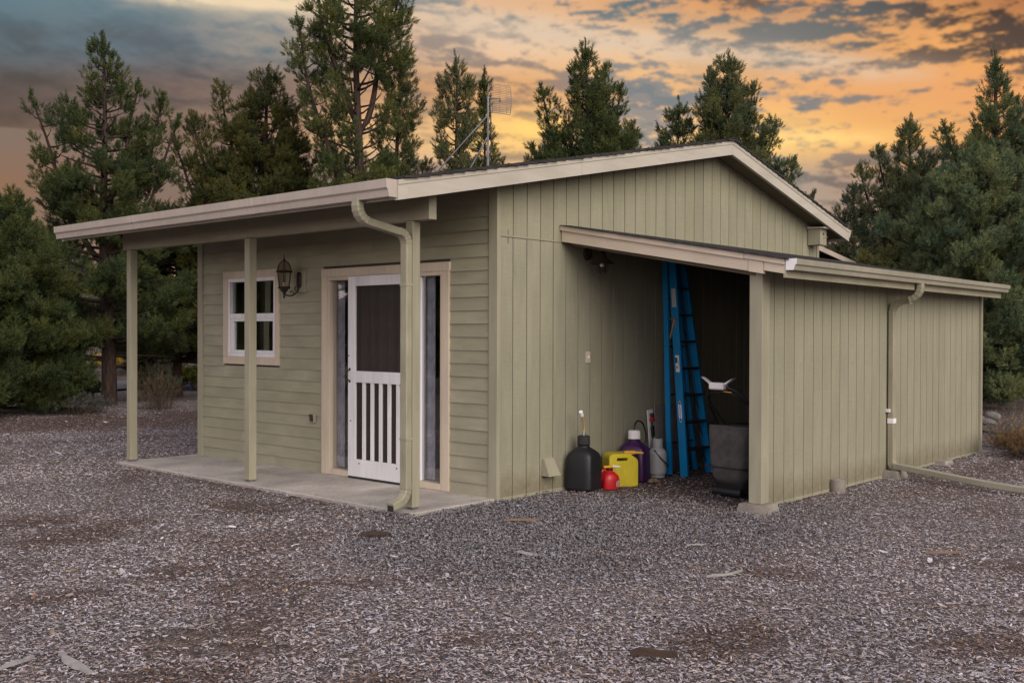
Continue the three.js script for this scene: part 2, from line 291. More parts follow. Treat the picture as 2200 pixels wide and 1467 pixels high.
function arc(cx, cy, r, a0, a1, n, f) { const o = []; for (let i = 0; i <= n; i++) { const a = lerp(a0, a1, i / n); o.push(f(cx + r * Math.cos(a), cy + r * Math.sin(a))); } return o; }
const pick = (a, r) => a[Math.floor(r() * a.length)];
function canvasTex(w, h, draw) { const c = document.createElement('canvas'); c.width = w; c.height = h; draw(c.getContext('2d'), w, h); const t = new THREE.CanvasTexture(c); t.colorSpace = THREE.SRGBColorSpace; return t; }
function plane4(a, b, c, d) {                             // a-b-c-d anticlockwise, uv 0..1
  const g = new THREE.BufferGeometry(); g.setAttribute('position', new THREE.BufferAttribute(new Float32Array([...a, ...b, ...c, ...a, ...c, ...d]), 3));
  g.setAttribute('uv', new THREE.BufferAttribute(new Float32Array([0, 0, 1, 0, 1, 1, 0, 0, 1, 1, 0, 1]), 2)); g.computeVertexNormals(); return g;
}

// ---------------------------------------------------------------- what the ground is made of where
const blob = (x, z, cx, cz, rx, rz, a = 0) => { const c = Math.cos(a), s = Math.sin(a), dx = x - cx, dz = z - cz, u = (dx * c + dz * s) / rx, v = (-dx * s + dz * c) / rz; return u * u + v * v; };
const barkSpots = [[-3.5, -1.3, 0.5, 0.35, 0], [-3.45, -2.15, 0.6, 0.3, 0.4], [-3.48, 0.36, 0.28, 0.16, 0.2], [-4.4, 0.45, 0.34, 0.2, 0.3], [-3.6, 0.99, 0.3, 0.14, 0], [-3.0, -1.5, 0.35, 0.2, 0], [-4.65, 2.3, 0.42, 0.2, 0.6], [-2.99, 1.47, 0.4, 0.12, 0.8], [-1.78, -1.5, 0.3, 0.5, 0], [-4.1, 3.0, 0.3, 0.12, 0.5], [-2.4, 3.9, 0.4, 0.25, 0], [-0.9, 3.3, 0.35, 0.2, 1], [0.6, 4.6, 0.5, 0.2, 0.6], [-3.3, 2.9, 0.25, 0.1, 0.7], [-1.5, 5.0, 0.5, 0.2, 0.6]];
const dirtSpots = [[-4.0, 1.86, 0.20, 0.38, 0.7], [-4.35, 1.75, 0.34, 0.16, 0.6], [-4.25, 2.15, 0.45, 0.16, 0.75]];
function zones(x, z) {
  const n = fbm(x * 1.1 + 50, z * 1.1 + 50, 4), n2 = fbm(x * 3.3 + 90, z * 3.3 + 20, 3);
  const gr = 1 - sstep(0.15, 1.5, blob(x, z, -0.45, 1.45, 2.05, 1.75, 0.35) + (n - 0.5) * 1.3 + (n2 - 0.5) * 0.5);
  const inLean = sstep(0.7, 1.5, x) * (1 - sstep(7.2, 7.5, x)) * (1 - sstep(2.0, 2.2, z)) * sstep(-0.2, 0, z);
  // dark mulch round the trees on the left and beyond the lean-to on the right
  const ld = (x - 0.5) * 0.36 + (z + 9.9) * -0.93;            // distance beyond the near edge of the planting bed
  const left = sstep(-0.9, 0.5, ld + (n - 0.5) * 1.2) * (1 - sstep(2.2, 4.2, ld + (n - 0.5) * 2.5)) * (1 - sstep(8, 11, x));
  const right = sstep(7.3, 9.5, x + (n - 0.5) * 2) * (1 - sstep(3, 5, z));
  let bark = Math.max(left, right * 0.85); for (const [bx, bz, rx, rz, a] of barkSpots) bark = Math.max(bark, 0.9 * (1 - sstep(0.3, 1.5, blob(x, z, bx, bz, rx, rz, a) + (n2 - 0.5) * 1.6)));
  const slabEdge = (1 - sstep(0.1, 0.5, -1.07 - x)) * sstep(-5.6, -5, z) * (1 - sstep(-0.6, 0, z)) * 0.6; bark = Math.max(bark, slabEdge * (n2 > 0.45));
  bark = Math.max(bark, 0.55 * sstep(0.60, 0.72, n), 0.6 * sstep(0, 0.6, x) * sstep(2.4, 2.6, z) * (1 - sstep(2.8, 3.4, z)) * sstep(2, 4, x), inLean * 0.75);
  let dirt = 0; for (const [bx, bz, rx, rz, a] of dirtSpots) dirt = Math.max(dirt, 1 - sstep(0.4, 1.3, blob(x, z, bx, bz, rx, rz, a) + (n2 - 0.5) * 1.4));
  const dry = sstep(17, 26, Math.hypot(x + 2, z + 1)) * (1 - Math.max(left, right));
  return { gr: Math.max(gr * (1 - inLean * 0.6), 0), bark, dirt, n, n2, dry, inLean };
}
const covered = (x, z) => (x > -1.06 && x < 6.85 && z > -5.24 && z < 0.0) || (x > 1.1 && x < 7.36 && z > 2.02 && z < 2.08);

// ground: one sheet out to the horizon
{
  const axis = (lo, hi, st, c) => { const a = []; for (let v = lo; v <= hi + 1e-6; v += st) a.push(v); let s = st, v = hi; while (v < c + 700) { s *= 1.28; v += s; a.push(v); } s = st; v = lo; while (v > c - 700) { s *= 1.28; v -= s; a.unshift(v); } return a; };
  const X = axis(-10, 20, 0.22, 0), Z = axis(-24, 10, 0.22, 0), nx = X.length, nz = Z.length;
  const p = new Float32Array(nx * nz * 3), c = new Float32Array(nx * nz * 3), uv = new Float32Array(nx * nz * 2), idx = [];
  for (let j = 0; j < nz; j++) for (let i = 0; i < nx; i++) {
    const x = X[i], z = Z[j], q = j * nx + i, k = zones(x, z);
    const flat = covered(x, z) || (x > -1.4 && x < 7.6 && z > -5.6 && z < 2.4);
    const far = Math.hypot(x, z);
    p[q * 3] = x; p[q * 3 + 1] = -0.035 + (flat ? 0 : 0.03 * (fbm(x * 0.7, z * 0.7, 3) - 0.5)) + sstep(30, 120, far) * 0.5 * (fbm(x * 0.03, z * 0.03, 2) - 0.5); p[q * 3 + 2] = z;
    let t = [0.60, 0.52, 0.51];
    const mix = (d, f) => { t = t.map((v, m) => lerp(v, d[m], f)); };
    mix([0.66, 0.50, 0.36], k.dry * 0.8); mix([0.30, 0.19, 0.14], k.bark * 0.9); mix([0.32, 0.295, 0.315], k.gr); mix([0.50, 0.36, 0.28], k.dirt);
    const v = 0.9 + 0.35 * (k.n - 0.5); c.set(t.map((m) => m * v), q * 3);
    uv[q * 2] = x / 3 + 0.13 * z / 3; uv[q * 2 + 1] = z / 3;
  }
  for (let j = 0; j + 1 < nz; j++) for (let i = 0; i + 1 < nx; i++) { const a = j * nx + i; idx.push(a, a + nx, a + 1, a + 1, a + nx, a + nx + 1); }
  const g = new THREE.BufferGeometry(); g.setAttribute('position', new THREE.BufferAttribute(p, 3)); g.setAttribute('color', new THREE.BufferAttribute(c, 3)); g.setAttribute('uv', new THREE.BufferAttribute(uv, 2)); g.setIndex(idx); g.computeVertexNormals();
  const o = new THREE.Mesh(g, mat([1, 1, 1], { map: litterMap, bumpMap: litterBump, bumpScale: 0.012, roughness: 0.95, vertexColors: true }));
  o.name = 'ground'; o.receiveShadow = true; o.userData = { kind: 'structure', label: 'bare yard of weathered wood chips round the outbuilding', category: 'ground' }; scene.add(o);
}
// far gravel road behind the left trees
{
  const g = new THREE.BufferGeometry(), p = [], uv = []; const a = [[-8, -21], [2, -19.2], [9, -22.8], [22, -33], [60, -60]], w = 1.6;
  for (let i = 0; i + 1 < a.length; i++) { const [x0, z0] = a[i], [x1, z1] = a[i + 1]; p.push(x0, 0.012, z0 + w, x1, 0.012, z1 + w, x1, 0.012, z1 - w, x0, 0.012, z0 + w, x1, 0.012, z1 - w, x0, 0.012, z0 - w); }
  g.setAttribute('position', new THREE.BufferAttribute(new Float32Array(p), 3)); g.computeVertexNormals(); metre(g, { tile: 3, tileV: 3 });
  const o = new THREE.Mesh(g, mat([0.36, 0.38, 0.44], { map: litterMap, roughness: 0.95 })); o.name = 'gravel_path'; o.receiveShadow = true; o.userData = { kind: 'structure' }; scene.add(o);
}
// concrete slab of the porch
{
  const o = new THREE.Mesh(merge([rbox(-1.075, 0.0, -0.12, 0, -5.26, -0.012, 0.012, 2, { tile: 2.2, tileV: 2.2 })]), M.concrete); o.name = 'patio'; o.castShadow = o.receiveShadow = true; o.userData = { kind: 'structure', label: 'pale concrete porch slab in front of the door', category: 'patio' }; scene.add(o);
}

// ---------------------------------------------------------------- the outbuilding
const RX = 3.85, RY = 3.90, SL = 0.1984, SR = 0.2473, XL = -1.53, XR = 7.17, ZN = 0.30, ZF = -5.72;
const roofY = (x) => x <= RX ? RY - SL * (RX - x) : RY - SR * (x - RX);
const sofY = (x) => roofY(x) - 0.135;
const B = thing('outbuilding', 'sage green sided outbuilding with front porch, low gable roof and open lean-to', 'outbuilding');
const rb = rng(101);
// porch wall with lap boards
{
  const holes = [[-4.56, -3.49, 1.225, 2.265], [-2.58, -0.69, -0.1, 2.18]], yT = sofY(0.06);
  const core = [box(0.002, 0.12, -0.06, yT, -5.176, -4.56), box(0.002, 0.12, -0.06, yT, -3.49, -2.58), box(0.002, 0.12, -0.06, yT, -0.69, -0.012), box(0.002, 0.12, -0.06, 1.225, -4.56, -3.49), box(0.002, 0.12, 2.265, yT, -4.56, -3.49), box(0.002, 0.12, 2.18, yT, -2.58, -0.69)];
  const w = part('wall', core, M.groove, B, 'porch wall of horizontal lap siding');
  const E0 = 0.1285, trims = [[-4.602, -3.446, 1.18, 2.312], [-2.642, -0.627, -0.2, 2.272]];
  for (let k = 0; k < 24; k++) {
    const y0 = -0.012 + k * E0 + 0.0; if (y0 > yT - 0.02) break;
    const yMid = y0 + E0 / 2; let spans = [[-5.085, -0.092]];
    for (const [a, b, c, d] of trims) if (yMid > c && yMid < d) spans = spans.flatMap(([s, e]) => (b <= s || a >= e ? [[s, e]] : [[s, a + 0.004], [b - 0.004, e]].filter(([m, n]) => n - m > 0.02)));
    // a butt joint here and there in a long row
    spans = spans.flatMap(([s, e]) => { if (e - s > 3.9 || (e - s > 1.7 && rb() < 0.3)) { const m = lerp(s, e, 0.25 + rb() * 0.5); return [[s, m - 0.0012], [m + 0.0012, e]]; } return [[s, e]]; });
    for (const [s, e] of spans) {
      const y1 = Math.min(y0 + E0 + 0.012, yT), dx = (rb() - 0.5) * 0.0016, dr = (rb() - 0.5) * 0.002;
      const g = slab([[0.001, y0 + dr, s], [-0.0175 + dx, y0 + dr, s], [-0.0175 + dx, y0 - dr, e], [0.001, y0 - dr, e], [0.001, y1, s], [-0.0035, y1, s], [-0.0035, y1, e], [0.001, y1, e]], { tile: 1.6, tileV: 1.6, swap: true });
      part('siding_board', g, pick(laps, rb), w);
    }
  }
  part('corner_trim', [rbox(-0.029, 0.0, -0.03, sofY(0), -0.09, 0.020, 0.003), rbox(0, 0.0215, -0.03, sofY(0.02), 0.0005, 0.0195, 0.003)], M.sageTrim, B);
  part('corner_trim', [rbox(-0.029, 0.0, -0.01, sofY(0), -5.2, -5.088, 0.003), rbox(0, 0.1, -0.01, sofY(0.05), -5.2, -5.178, 0.003)], M.sageTrim, B);
}
// gable wall with grooved vertical plywood, two tiers with a flashing seam
{
  const z0 = -0.012; const poly = (x0, x1, y0, ytf) => { const pts = [[x0, y0], [x1, y0], [x1, ytf(x1)]]; if (x0 < RX && x1 > RX) pts.push([RX, ytf(RX)]); pts.push([x0, ytf(x0)]); return pts; };
  const prism = (pts, za, zb, o) => { const p = []; const t = (a, b, c) => p.push(...a, ...b, ...c), n = pts.length; for (let i = 1; i + 1 < n; i++) { t([...pts[0], zb], [...pts[i], zb], [...pts[i + 1], zb]); t([...pts[0], za], [...pts[i + 1], za], [...pts[i], za]); } for (let i = 0; i < n; i++) { const a = pts[i], b = pts[(i + 1) % n]; t([...a, za], [...b, za], [...b, zb]); t([...a, za], [...b, zb], [...a, zb]); } const g = new THREE.BufferGeometry(); g.setAttribute('position', new THREE.BufferAttribute(new Float32Array(p), 3)); g.computeVertexNormals(); return metre(g, o); };
  const w = part('wall', [prism([[0.0, -0.06], [6.79, -0.06], [6.79, sofY(6.79)], [RX, sofY(RX)], [0.0, sofY(0.0)]], -0.12, z0)], M.groove, B, 'gable wall of grooved vertical siding');
  const cuts = [0.022]; for (let x = 0.2158; x < 6.7; x += 0.2032) cuts.push(x); cuts.push(6.74);
  for (let i = 0; i + 1 < cuts.length; i++) {
    const a = cuts[i] + (i ? 0.0055 : 0), b = cuts[i + 1] - 0.0055, ms = pick(planks, rb), dz = (rb() - 0.5) * 0.0012;
    part('siding_plank', prism(poly(a, b, -0.03, () => 2.488), z0 + 0.0005, dz, { tileV: 2.6, offV: false }).translate(0, 0, 0), lowPlanks[planks.indexOf(ms)], w);
    part('siding_plank', prism(poly(a, b, 2.506, sofY), z0 + 0.0005, 0.003 + dz, {}), rb() < 0.6 ? ms : pick(planks, rb), w);
  }
  part('flashing_strip', [box(0.03, 6.74, 2.489, 2.505, z0 + 0.001, 0.009)], M.sage, B);
  part('corner_trim', [rbox(6.742, 6.81, -0.03, sofY(6.8), -0.012, 0.014, 0.003), rbox(6.792, 6.81, -0.03, sofY(6.8), -0.1, -0.013, 0.003)], M.sageTrim, B);
  // far walls, inner floor
  part('wall', [box(6.67, 6.79, -0.06, sofY(6.79), -5.17, -0.121)], M.sage, B);
  part('wall', [prism([[0.121, -0.06], [6.669, -0.06], [6.669, sofY(6.669)], [RX, sofY(RX)], [0.121, sofY(0.121)]], -5.176, -5.06)], M.sage, B);
  part('floor', [box(0.121, 6.669, -0.06, 0.02, -5.059, -0.121)], M.interior, B);
  part('ceiling', [box(0.122, 6.668, 2.45, 2.5, -5.058, -0.122)], M.interior, B);
}
// main roof
{
  const t = 0.118, sh = 0.017;
  const side = (xa, xb, za, zb, up, th) => slab([[xa, roofY(xa) + up - th, za], [xb, roofY(xb) + up - th, za], [xb, roofY(xb) + up - th, zb], [xa, roofY(xa) + up - th, zb], [xa, roofY(xa) + up, za], [xb, roofY(xb) + up, za], [xb, roofY(xb) + up, zb], [xa, roofY(xa) + up, zb]], {});
  part('roof', [side(XL + 0.02, RX, ZF + 0.02, ZN - 0.042, -0.018, t), side(RX + 0.0005, XR - 0.02, ZF + 0.02, ZN - 0.042, -0.018, t)], M.soffit, B);
  const sg = [], rr = rng(31);
  for (let s = 0; s < 2; s++) {
    const L = s ? XR + 0.02 - RX : RX - XL + 0.02, n = Math.floor(L / 0.14);
    for (let k = 0; k < n; k++) { const a = s ? RX + k * 0.14 : RX - (k + 1) * 0.14 - 0.01, b = a + 0.155, lift = (rr() * 0.004), e = (rr() - 0.3) * 0.02; const u = (x, d) => roofY(clamp(x, XL - 0.03, XR + 0.03)) + d; const lo = s ? b : a;
      const c0 = u(a, s ? 0.001 : 0.012 + lift), c1 = u(b, s ? 0.012 + lift : 0.001); const x0 = s ? a : a, x1 = s && k === 0 ? b : Math.min(b, s ? 99 : RX + 0.004);
      sg.push(slab([[x0, c0 - sh, ZF - 0.02], [x1, c1 - sh, ZF - 0.02], [x1, c1 - sh, ZN + 0.022 + e], [x0, c0 - sh, ZN + 0.022 + e], [x0, c0 + 0.004, ZF - 0.02], [x1, c1 + 0.004, ZF - 0.02], [x1, c1 + 0.004, ZN + 0.022 + e], [x0, c0 + 0.004, ZN + 0.022 + e]], {})); }
  }
  for (let k = 0; k < 22; k++) { const z1 = ZN + 0.03 - k * 0.28, z0 = z1 - 0.31, l = 0.014 + (k % 2) * 0.004; sg.push(slab([[RX - 0.16, roofY(RX - 0.16) + l, z0], [RX, RY + l, z0], [RX, RY + l, z1], [RX - 0.16, roofY(RX - 0.16) + l, z1], [RX - 0.16, roofY(RX - 0.16) + l + 0.01, z0], [RX, RY + l + 0.012, z0], [RX, RY + l + 0.012, z1], [RX - 0.16, roofY(RX - 0.16) + l + 0.01, z1]], {}), slab([[RX + 0.001, RY + l, z0], [RX + 0.16, roofY(RX + 0.16) + l, z0], [RX + 0.16, roofY(RX + 0.16) + l, z1], [RX + 0.001, RY + l, z1], [RX + 0.001, RY + l + 0.012, z0], [RX + 0.16, roofY(RX + 0.16) + l + 0.01, z0], [RX + 0.16, roofY(RX + 0.16) + l + 0.01, z1], [RX + 0.001, RY + l + 0.012, z1]], {})); }
  const so = part('roof_shingles', sg, M.shingle, B); so.userData.kind = 'stuff';
  const rake = (xa, xb, za, zb, top, bot) => slab([[xa, roofY(xa) - bot, za], [xb, roofY(xb) - bot, za], [xb, roofY(xb) - bot, zb], [xa, roofY(xa) - bot, zb], [xa, roofY(xa) - top, za], [xb, roofY(xb) - top, za], [xb, roofY(xb) - top, zb], [xa, roofY(xa) - top, zb]], { swap: true, tile: 2 });
  const joins = [[XL, 0.9], [0.903, RX - 0.0015], [RX + 0.0015, XR]];
  for (const [a, b] of joins) { part('rake_board', [rake(a, b, ZN - 0.04, ZN, 0.012, 0.178)], M.rake, B); part('rake_trim', [rake(a, b, ZN + 0.0005, ZN + 0.007, 0.012, 0.052)], M.rake, B); }
  part('rake_board', [rake(XL, RX, ZF - 0.02, ZF + 0.018, 0.016, 0.178)], M.rake, B); part('rake_board', [rake(RX + 0.001, XR, ZF - 0.02, ZF + 0.018, 0.016, 0.178)], M.rake, B);
  part('fascia_board', [box(XL, XL + 0.019, roofY(XL) - 0.17, roofY(XL) - 0.02, ZF + 0.019, ZN - 0.041)], M.rake, B);
  part('fascia_board', [box(XR - 0.019, XR, roofY(XR) - 0.17, roofY(XR) - 0.02, ZF + 0.019, ZN - 0.041)], M.rake, B);
}
// eave gutters
function gutterRun(name, m, out, up, len, h, d, capM) {   // out: +1/-1 direction of the open side along local x; made along local z from 0 to -len, base corner at the fascia top
  const g = new THREE.Group(); g.name = name;
  const sec = [[0, 0], [0, -h], [d * 0.72, -h], [d * 0.80, -h * 0.62], [d * 0.96, -h * 0.5], [d, 0], [d - 0.012, 0], [d - 0.014, -0.006], [d * 0.96 - 0.004, -h * 0.49], [d * 0.79, -h * 0.59], [d * 0.71, -h + 0.003], [0.003, -h + 0.003], [0.003, 0]].map(([a, b]) => [a * out, b]);
  const sh = new THREE.Shape(sec.map(([a, b]) => new THREE.Vector2(a, b)));
  const e = new THREE.ExtrudeGeometry(sh, { depth: len, bevelEnabled: false }); e.translate(0, 0, -len);
  const body = new THREE.Mesh(metre(norm(e), { tile: 2, tileV: 2 }), m); body.name = 'trough'; body.castShadow = body.receiveShadow = true; g.add(body);
  const cs = new THREE.Shape([[0, 0.001], [0, -h - 0.002], [d * 0.72, -h - 0.002], [d * 0.82, -h * 0.62], [d * 0.98, -h * 0.5], [d + 0.002, 0.001]].map(([a, b]) => new THREE.Vector2(a * out, b)));
  for (const z of [0, -len - 0.004]) { const c = new THREE.ExtrudeGeometry(cs, { depth: 0.004, bevelEnabled: false }); c.translate(0, 0, z); const o = new THREE.Mesh(metre(norm(c)), z ? m : capM || m); o.name = 'end_cap'; o.castShadow = o.receiveShadow = true; g.add(o); }
  return g;
}
{
  const g = gutterRun('gutter', M.gutter, -1, 0, 5.98, 0.142, 0.115); g.position.set(XL - 0.001, roofY(XL) - 0.012, ZN - 0.02); B.add(g);
  for (const dz of [1.9, 4.1]) { const q = gutterRun('seam', M.gutter, -1, 0, 0.07, 0.144, 0.1165); q.position.set(0, 0.0005, -dz); g.add(q); q.children.slice().forEach((c) => { c.position.z = -dz; c.position.y = 0.0005; c.name = 'seam'; g.add(c); }); g.remove(q); }
  const g2 = gutterRun('gutter', M.gutter, 1, 0, 5.98, 0.10, 0.10); g2.position.set(XR + 0.001, roofY(XR) - 0.014, ZN - 0.02); B.add(g2);
}
// porch posts and beam
for (const z of [-5.114, -2.62, -0.113]) part('porch_post', [rbox(-0.987, -0.896, 0.022, 2.558, z - 0.091, z, 0.005, 1)], M.sageTrim, B);
for (const z of [-5.114, -2.62, -0.113]) part('post_base', [box(-0.975, -0.905, 0.001, 0.021, z - 0.08, z - 0.01)], M.galv, B);
part('porch_beam', [rbox(-0.985, -0.896, 2.56, 2.802, -5.30, -2.655, 0.004), rbox(-0.986, -0.8955, 2.56, 2.802, -2.652, 0.095, 0.004)].map((g) => metre(g, { swap: true })), M.sageTrim, B);
// downspout at the near porch post: out of the gutter, back under the eave, down the post, kicked out at the foot
const rectSec = (w, d, r = 0.008) => { const o = []; for (const [sx, sy, a0] of [[1, 1, 0], [-1, 1, 90], [-1, -1, 180], [1, -1, 270]]) for (let k = 0; k <= 2; k++) { const a = (a0 + k * 45) * Math.PI / 180; o.push([sx * (w / 2 - r) + r * Math.cos(a), sy * (d / 2 - r) + r * Math.sin(a)]); } return o; };
{
  const x0 = -1.585, xp = -1.032, z = -0.148, pts = [], sc = [];
  const add = (list, corr) => list.forEach((q, i) => { pts.push([q[0], q[1], z]); sc.push(corr ? (i % 2 ? 1.0 : 1.06) : 1); });
  add([[x0, 2.70], [x0, 2.655]]);
  add(arc(x0 + 0.13, 2.64, 0.13, Math.PI, Math.PI * 1.42, 9, (a, b) => [a, b]), true);
  const e1 = pts[pts.length - 1];
  add([[e1[0] + 0.03, e1[1] - 0.008], [xp - 0.115, 2.455]]);
  add(arc(xp - 0.105, 2.35, 0.105, Math.PI * 0.46, 0, 9, (a, b) => [a, b]), true);
  add([[xp, 2.30], [xp, 0.26]]);
  add(arc(xp - 0.13, 0.2, 0.13, 0, -Math.PI * 0.40, 8, (a, b) => [a, b]), true);
  const e2 = pts[pts.length - 1]; add([[e2[0] - 0.09, e2[1] - 0.022]]);
  const d = part('downspout', [sweep(rectSec(0.066, 0.088), pts, [0, 0, 1], sc)], M.sagePipe, B);
  part('mouth', [box(e2[0] - 0.093, e2[0] - 0.0905, 0.015, 0.072, z - 0.036, z + 0.036)], M.blackSoft, d);
  for (const y of [1.98, 0.62]) part('strap', [rbox(xp - 0.036, xp + 0.036, y, y + 0.025, z - 0.047, z + 0.047, 0.003)], M.sagePipe, d);
}
// window
{
  const w = new THREE.Group(); w.name = 'window'; B.add(w); const X = -0.037;
  part('trim', [rbox(X, 0.0, 2.222, 2.312, -4.602, -3.446, 0.003), rbox(X + 0.001, 0, 1.18, 1.272, -4.600, -3.448, 0.003), rbox(X + 0.001, 0, 1.2725, 2.2215, -4.602, -4.505, 0.003), rbox(X + 0.001, 0, 1.2725, 2.2215, -3.522, -3.446, 0.003)], M.cream, w);
  part('frame', [rbox(-0.03, 0.05, 2.18, 2.2215, -4.504, -3.523, 0.004), rbox(-0.03, 0.05, 1.2725, 1.312, -4.504, -3.523, 0.004), rbox(-0.029, 0.05, 1.3125, 2.1795, -4.504, -4.468, 0.004), rbox(-0.029, 0.05, 1.3125, 2.1795, -3.556, -3.523, 0.004), rbox(-0.028, 0.05, 1.735, 1.795, -4.467, -3.557, 0.004)], M.white, w);
  part('sash', [rbox(-0.018, 0.03, 1.3125, 1.352, -4.467, -3.557, 0.004), rbox(-0.018, 0.03, 1.70, 1.7345, -4.467, -3.557, 0.004), rbox(-0.017, 0.03, 1.3525, 1.6995, -4.467, -4.40, 0.004), rbox(-0.017, 0.03, 1.3525, 1.6995, -3.585, -3.557, 0.004)], M.white, w);
  part('pane', [box(0.008, 0.0085, 1.352, 1.70, -4.40, -3.585)], M.windowGlass, w); part('pane', [box(0.018, 0.0185, 1.795, 2.18, -4.468, -3.556)], M.windowGlass, w);
}
// sliding door: fixed glass either side of a white screen door
{
  const w = new THREE.Group(); w.name = 'sliding_door'; B.add(w); const X = -0.034;
  part('trim', [rbox(X, 0, 2.182, 2.272, -2.648, -0.620, 0.003), rbox(X + 0.001, 0, 0.002, 2.1815, -2.642, -2.545, 0.003), rbox(X + 0.001, 0, 0.002, 2.1815, -0.724, -0.627, 0.003)], M.cream, w);
  part('frame', [rbox(-0.028, 0.10, 2.142, 2.1815, -2.544, -0.725, 0.004), rbox(-0.028, 0.10, 0.002, 2.1415, -2.544, -2.500, 0.004), rbox(-0.028, 0.10, 0.002, 2.1415, -0.752, -0.725, 0.004), rbox(-0.030, 0.10, 0.002, 0.066, -2.4995, -2.15, 0.004), rbox(-0.030, 0.10, 0.002, 0.066, -1.07, -0.7525, 0.004), box(-0.006, 0.10, 0.003, 0.03, -2.1495, -1.0705)], M.cream, w);
  part('pane', [box(0.020, 0.0205, 0.066, 2.142, -2.50, -2.13)], M.glass, w); part('pane', [box(0.020, 0.0205, 0.066, 2.142, -1.09, -0.752)], M.glass, w);
  part('mullion', [rbox(0.005, 0.05, 0.067, 2.1415, -2.165, -2.125, 0.004), rbox(0.005, 0.05, 0.067, 2.1415, -1.095, -1.06, 0.004)], M.plainWhite, w);
  const fold = (z0, z1, y0, y1, x, amp, n, ph) => { const N = Math.round((z1 - z0) / 0.008), p = [], id = []; for (let i = 0; i <= N; i++) { const z = lerp(z0, z1, i / N), d = x + amp * Math.sin(i / N * n * 6.283 + ph) + amp * 0.4 * Math.sin(i / N * n * 15.1 + ph * 3); p.push(d, y0, z, d * 0.9 + x * 0.1, y1, z); } for (let i = 0; i < N; i++) { const a = 2 * i; id.push(a, a + 1, a + 2, a + 1, a + 3, a + 2); } const g = new THREE.BufferGeometry(); g.setAttribute('position', new THREE.BufferAttribute(new Float32Array(p), 3)); g.setIndex(id); g.computeVertexNormals(); return metre(g, { tile: 0.3, tileV: 0.3 }); };
  part('curtain', [fold(-2.49, -2.36, 0.08, 2.14, 0.075, 0.004, 2, 0)], M.sheer, w, 'pale curtain edge at the glass'); part('curtain', [fold(-1.06, -0.93, 0.08, 2.14, 0.075, 0.004, 2, 1)], M.sheer, w, 'pale curtain edge at the glass');
  part('curtain', [fold(-2.12, -1.08, 0.08, 2.14, 0.10, 0.036, 7, 2)], M.curtain, w, 'brown pleated curtain behind the screen');
}
{
  const w = new THREE.Group(); w.name = 'screen_door'; B.add(w); const a = -0.064, b = -0.032;
  const P = (y0, y1, z0, z1, d = 0) => rbox(a + d, b - d, y0, y1, z0, z1, 0.004);
  part('frame', [P(0.025, 2.172, -2.14, -2.022), P(0.025, 2.172, -1.21, -1.095), P(2.068, 2.172, -2.0215, -1.2105), P(1.035, 1.158, -2.0215, -1.2105), P(0.025, 0.212, -2.0215, -1.2105)], M.white, w);
  for (let k = 0; k < 5; k++) { const z = -2.022 + 0.135 * (k + 1) - 0.0; part('picket', [P(0.2125, 1.0345, z - 0.024, z + 0.024, 0.006)], M.white, w); }
  part('screen', [box(-0.044, -0.0435, 1.158, 2.068, -2.022, -1.21), box(-0.040, -0.0395, 0.212, 1.035, -2.022, -1.21)], M.screen, w);
  part('bottom_sweep', [box(-0.060, -0.036, 0.003, 0.024, -2.138, -1.097)], M.blackSoft, w);
  const h = part('handle', [tube([[a, 1.05, -2.105], [a - 0.035, 1.07, -2.105], [a - 0.04, 1.11, -2.105], [a - 0.035, 1.15, -2.105], [a, 1.17, -2.105]], 0.006, 8, 20), mv(new THREE.SphereGeometry(0.014, 10, 8), a - 0.002, 1.045, -2.105), mv(new THREE.SphereGeometry(0.014, 10, 8), a - 0.002, 1.175, -2.105)], M.bronze, w);
  for (const [y, z] of [[0.17, -1.95], [0.17, -1.35], [0.62, -2.09], [1.32, -2.12]]) { const s = new THREE.SphereGeometry(0.009, 8, 6); s.scale(0.5, 1, 1); part('bolt', [mv(s, a - 0.001, y, z)], M.rust, w); }
}
// small fittings on the walls
{
  const o = part('outlet', [rbox(-0.05, -0.012, 0.555, 0.665, -2.83, -2.755, 0.006, 2)], M.sageTrim, B); part('cover', [slab([[-0.052, 0.57, -2.822], [-0.056, 0.57, -2.822], [-0.056, 0.57, -2.763], [-0.052, 0.57, -2.763], [-0.062, 0.648, -2.822], [-0.067, 0.648, -2.822], [-0.067, 0.648, -2.763], [-0.062, 0.648, -2.763]], {})], M.rust, o);
  // vent hood on the gable wall
  const vh = part('vent_hood', [slab([[0.645, 0.15, 0.004], [0.825, 0.15, 0.004], [0.825, 0.15, 0.11], [0.645, 0.15, 0.11], [0.66, 0.325, 0.004], [0.81, 0.325, 0.004], [0.81, 0.31, 0.03], [0.66, 0.31, 0.03]], {})], M.sageTrim, B);
  part('flap', [slab([[0.655, 0.135, 0.012], [0.815, 0.135, 0.012], [0.822, 0.148, 0.104], [0.648, 0.148, 0.104], [0.655, 0.138, 0.012], [0.815, 0.138, 0.012], [0.822, 0.1495, 0.104], [0.648, 0.1495, 0.104]], {})], M.blackSoft, vh);
  const sw = part('switch_plate', [rbox(1.352, 1.428, 1.258, 1.378, 0.002, 0.012, 0.004, 2)], M.cream, B); part('toggle', [rbox(1.382, 1.398, 1.305, 1.332, 0.0125, 0.026, 0.003)], M.plainWhite, sw);
  part('seam_stain', [box(0.138, 0.143, 2.43, 2.56, 0.0045, 0.006)], M.groove, B);
}
